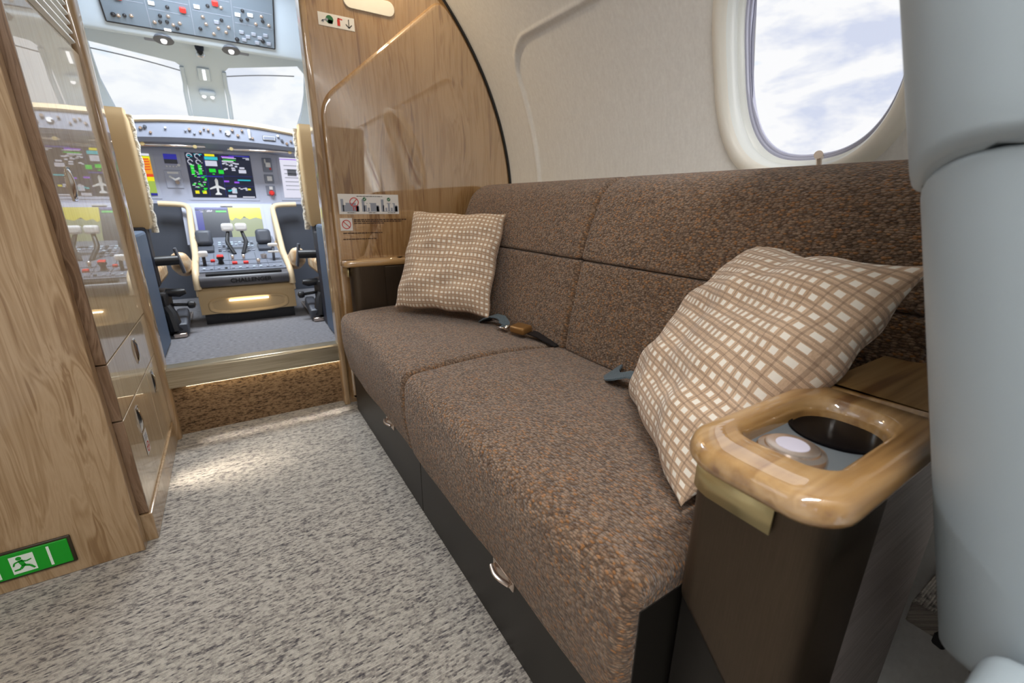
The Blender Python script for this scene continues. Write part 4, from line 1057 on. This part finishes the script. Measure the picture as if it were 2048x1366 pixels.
for xk in (-.135, .165):
    mb = MB(); tbox(mb, xk-.040, xk+.040, .34, .46, 0, .02, .008); mb.box((xk, 3.13, .695), (.082, .05, .09), .02, 3, (rad(-18), 0, 0)); mb.build('control_pad', ck_dark, ped)
random.seed(9)
for i in range(9):
    for j in range(5):
        xk = -.075+i*.021; s0 = .36+j*.045
        if abs(xk-.02) < .035 and j < 3: continue
        mb = MB(); tbox(mb, xk, xk+.015, s0, s0+.022, 0, .006, .002); mb.build('key', random.choice((decal_g, ck_grey, decal_g, ck_dark)), ped)
mb = MB()
for xk in (-.10, -.03, .10, .15): tbox(mb, xk-.001, xk+.001, .02, .32, 0, .002)
for s0 in (.02, .1, .18): tbox(mb, -.16, .22, s0, s0+.002, 0, .002)
mb.build('deck_line', ck_dark, ped)
mb = MB().tube([T(-.140, .10), T(-.140, .12, .045)], .008, 8); bl_ = mb.build('brake_lever', blk, ped); MB().box(tuple(T(-.140, .125, .058)), (.042, .034, .030), .009, 3).build('grip', wht, bl_)
lab(MB().lathe([(.014, 0), (.010, .018), (.018, .03), (.016, .038), (0, .038)], T(-.068, .13), tuple(tn), 18).build('fuel_knob', blk, ped), 'black stemmed knob')
mb = MB(); tbox(mb, -.083, -.053, .115, .15, .038, .045, .004); lab(mb.build('knob_cap', red, ped), 'red cap')
for xk in (-.018, .034):
    mb = MB(); tbox(mb, xk, xk+.024, .10, .125, 0, .012, .003); lab(mb.build('guard', red, ped), 'red guard')
    MB().tube([T(xk+.006, .17), T(xk+.006, .18, .03)], [.005, .009], 8).build('toggle_switch', silver, ped)
mb = MB(); tbox(mb, -.115, -.095, .16, .18, 0, .012, .003); lab(mb.build('guard', red, ped), 'red guard')
MB().tube([T(.105, .09), T(.105, .10, .026)], [.006, .011], 8).build('toggle_switch', silver, ped)
mb = MB().tube([T(.185, .14), T(.190, .17, .07)], .007, 8); fl_ = mb.build('flap_lever', ck_dark, ped)
MB().box(tuple(T(.190, .175, .080)), (.050, .024, .018), .006, 2).box(tuple(T(.188, .16, .045)), (.055, .016, .012), .004, 2).build('grip', wht, fl_)
for i in range(12):
    mb = MB(); xk = -.15+.032*i
    tbox(mb, xk, xk+.012, .035, .05, 0, .005, .001); mb.build('key', random.choice((decal_g, ck_grey, blk)), ped)
MB().tube([T(.14, .20), T(.14, .20, .02)], .016, 14).build('rotary_knob', silver, ped)

# ------------------------------------------------------------------ pilot seats and side panels
def pseat(sg, label):
    xi = XC+.02+sg*.300                       # inboard edge of the backrest
    t = thing('pilot_seat', label, 'seat', (XC+sg*.56, 2.6, .29), 'pilot seats')
    lo = (lambda a, b_: (min(xi+sg*a, xi+sg*b_), max(xi+sg*a, xi+sg*b_)))
    x0, x1 = lo(.018, .46)
    L = []
    for z_, ins, yo in ((.78, .02, 0), (.80, .004, 0), (.95, 0, -.0), (1.10, 0, .005), (1.22, .004, .02), (1.248, .02, .025), (1.262, .05, .03)):
        L.append([(p[0], p[1], z_) for p in offset(rrect(x0, x1, 2.50+yo, 2.60+yo, .014, 6), min(ins, .012))])
    MB().stack(L).build('backrest', ck_tan, t)
    a, b_ = lo(.009, .034); L = []
    random.seed(4)
    for k in range(26):
        z_ = .76+.485*k/25; e = .002*math.sin(k*2.1)+.0015*math.sin(k*4.7)
        x_in = (a-e if sg > 0 else b_+e)
        L.append([(p[0]+(-sg*e), p[1]+e, z_) for p in rrect(a, b_, 2.59, 2.635, .011, 5)])
    MB().stack(L).build('sheepskin_cover', sheep, t, smooth=70)
    a, b_ = lo(.04, .46); MB().bx(a, b_, 2.50, 2.60, .52, .79, .012, 2).build('back_shell', navy, t)
    a, b_ = lo(.05, .40); MB().bx(a, b_, 2.62, 3.02, .50, .60, .03, 3).build('seat_cushion', peach, t)
    ax = xi+sg*.01
    lv_ = MB().tube([(ax+sg*.06, 2.55, .635), (ax-sg*.05, 2.58, .635)], .022, 12).build('armrest_pivot', blk, t)
    MB().box((ax-sg*.055, 2.60, .63), (.012, .05, .12), .004, 2, (0, rad(sg*10), 0)).build('pivot_plate', ck_dark, t)
    MB().box((ax-sg*.050, 2.74, .595), (.075, .22, .10), .034, 4, (rad(-14), 0, 0)).build('armrest_pad', peach, t)
    MB().tube([(ax+sg*.02, 2.56, .49), (ax-sg*.03, 2.56, .485), (ax-sg*.055, 2.56, .49)], [.018, .02, .012], 10).build('adjuster_grip', blk, t)
    MB().tube([(ax+sg*.05, 2.55, .47), (ax+sg*.01, 2.5, .40), (ax+sg*.0, 2.485, .32)], [.02, .024, .028], 10).bx(*lo(.02, .12), 2.50, 2.66, .30, .50, .015, 2).build('base_frame', blk, t)
    mb = MB().tube([(ax+sg*.03, 2.55, .435), (ax-sg*.06, 2.56, .425)], .008, 8); lh = mb.build('lever', blk, t)
    MB().lathe([(0, -.02), (.017, -.012), (.019, 0), (.015, .012), (0, .018)], (ax-sg*.068, 2.56, .424), (1, 0, 0), 16).build('knob', blk, lh)
    MB().bx(*lo(-.025, .025), 2.455, 2.95, .292, .312, .003, 1).build('floor_track', silver, t)
    MB().box((ax-sg*.02, 2.57, .345), (.05, .20, .06), .012, 2, (rad(12), 0, 0)).build('track_carriage', ck_dark, t)
    return t
pseat(-1, 'left pilot seat, tan backrest edged with white sheepskin')
pseat(1, 'right pilot seat, tan backrest edged with white sheepskin')
mb = MB().bx(-.56, -.300, 2.09, 2.40, .29, .78, .012, 2)
lp = tag(mb.build('side_cabinet', blueg), 'slate blue cabinet panel just inside the left of cockpit doorway', 'cabinet', 'slate cabinets inside the cockpit doorway')
MB().bx(-.40, -.306, 2.405, 2.445, .29, .76, .008, 2).build('edge_panel', navy, lp)
mb = MB().bx(.347, .60, 2.09, 2.32, .29, .80, .012, 2)
lp = tag(mb.build('side_cabinet', blueg), 'slate blue cabinet panel just inside the right of cockpit doorway', 'cabinet', 'slate cabinets inside the cockpit doorway')
MB().bx(.352, .42, 2.325, 2.445, .29, .76, .008, 2).build('edge_panel', navy, lp)
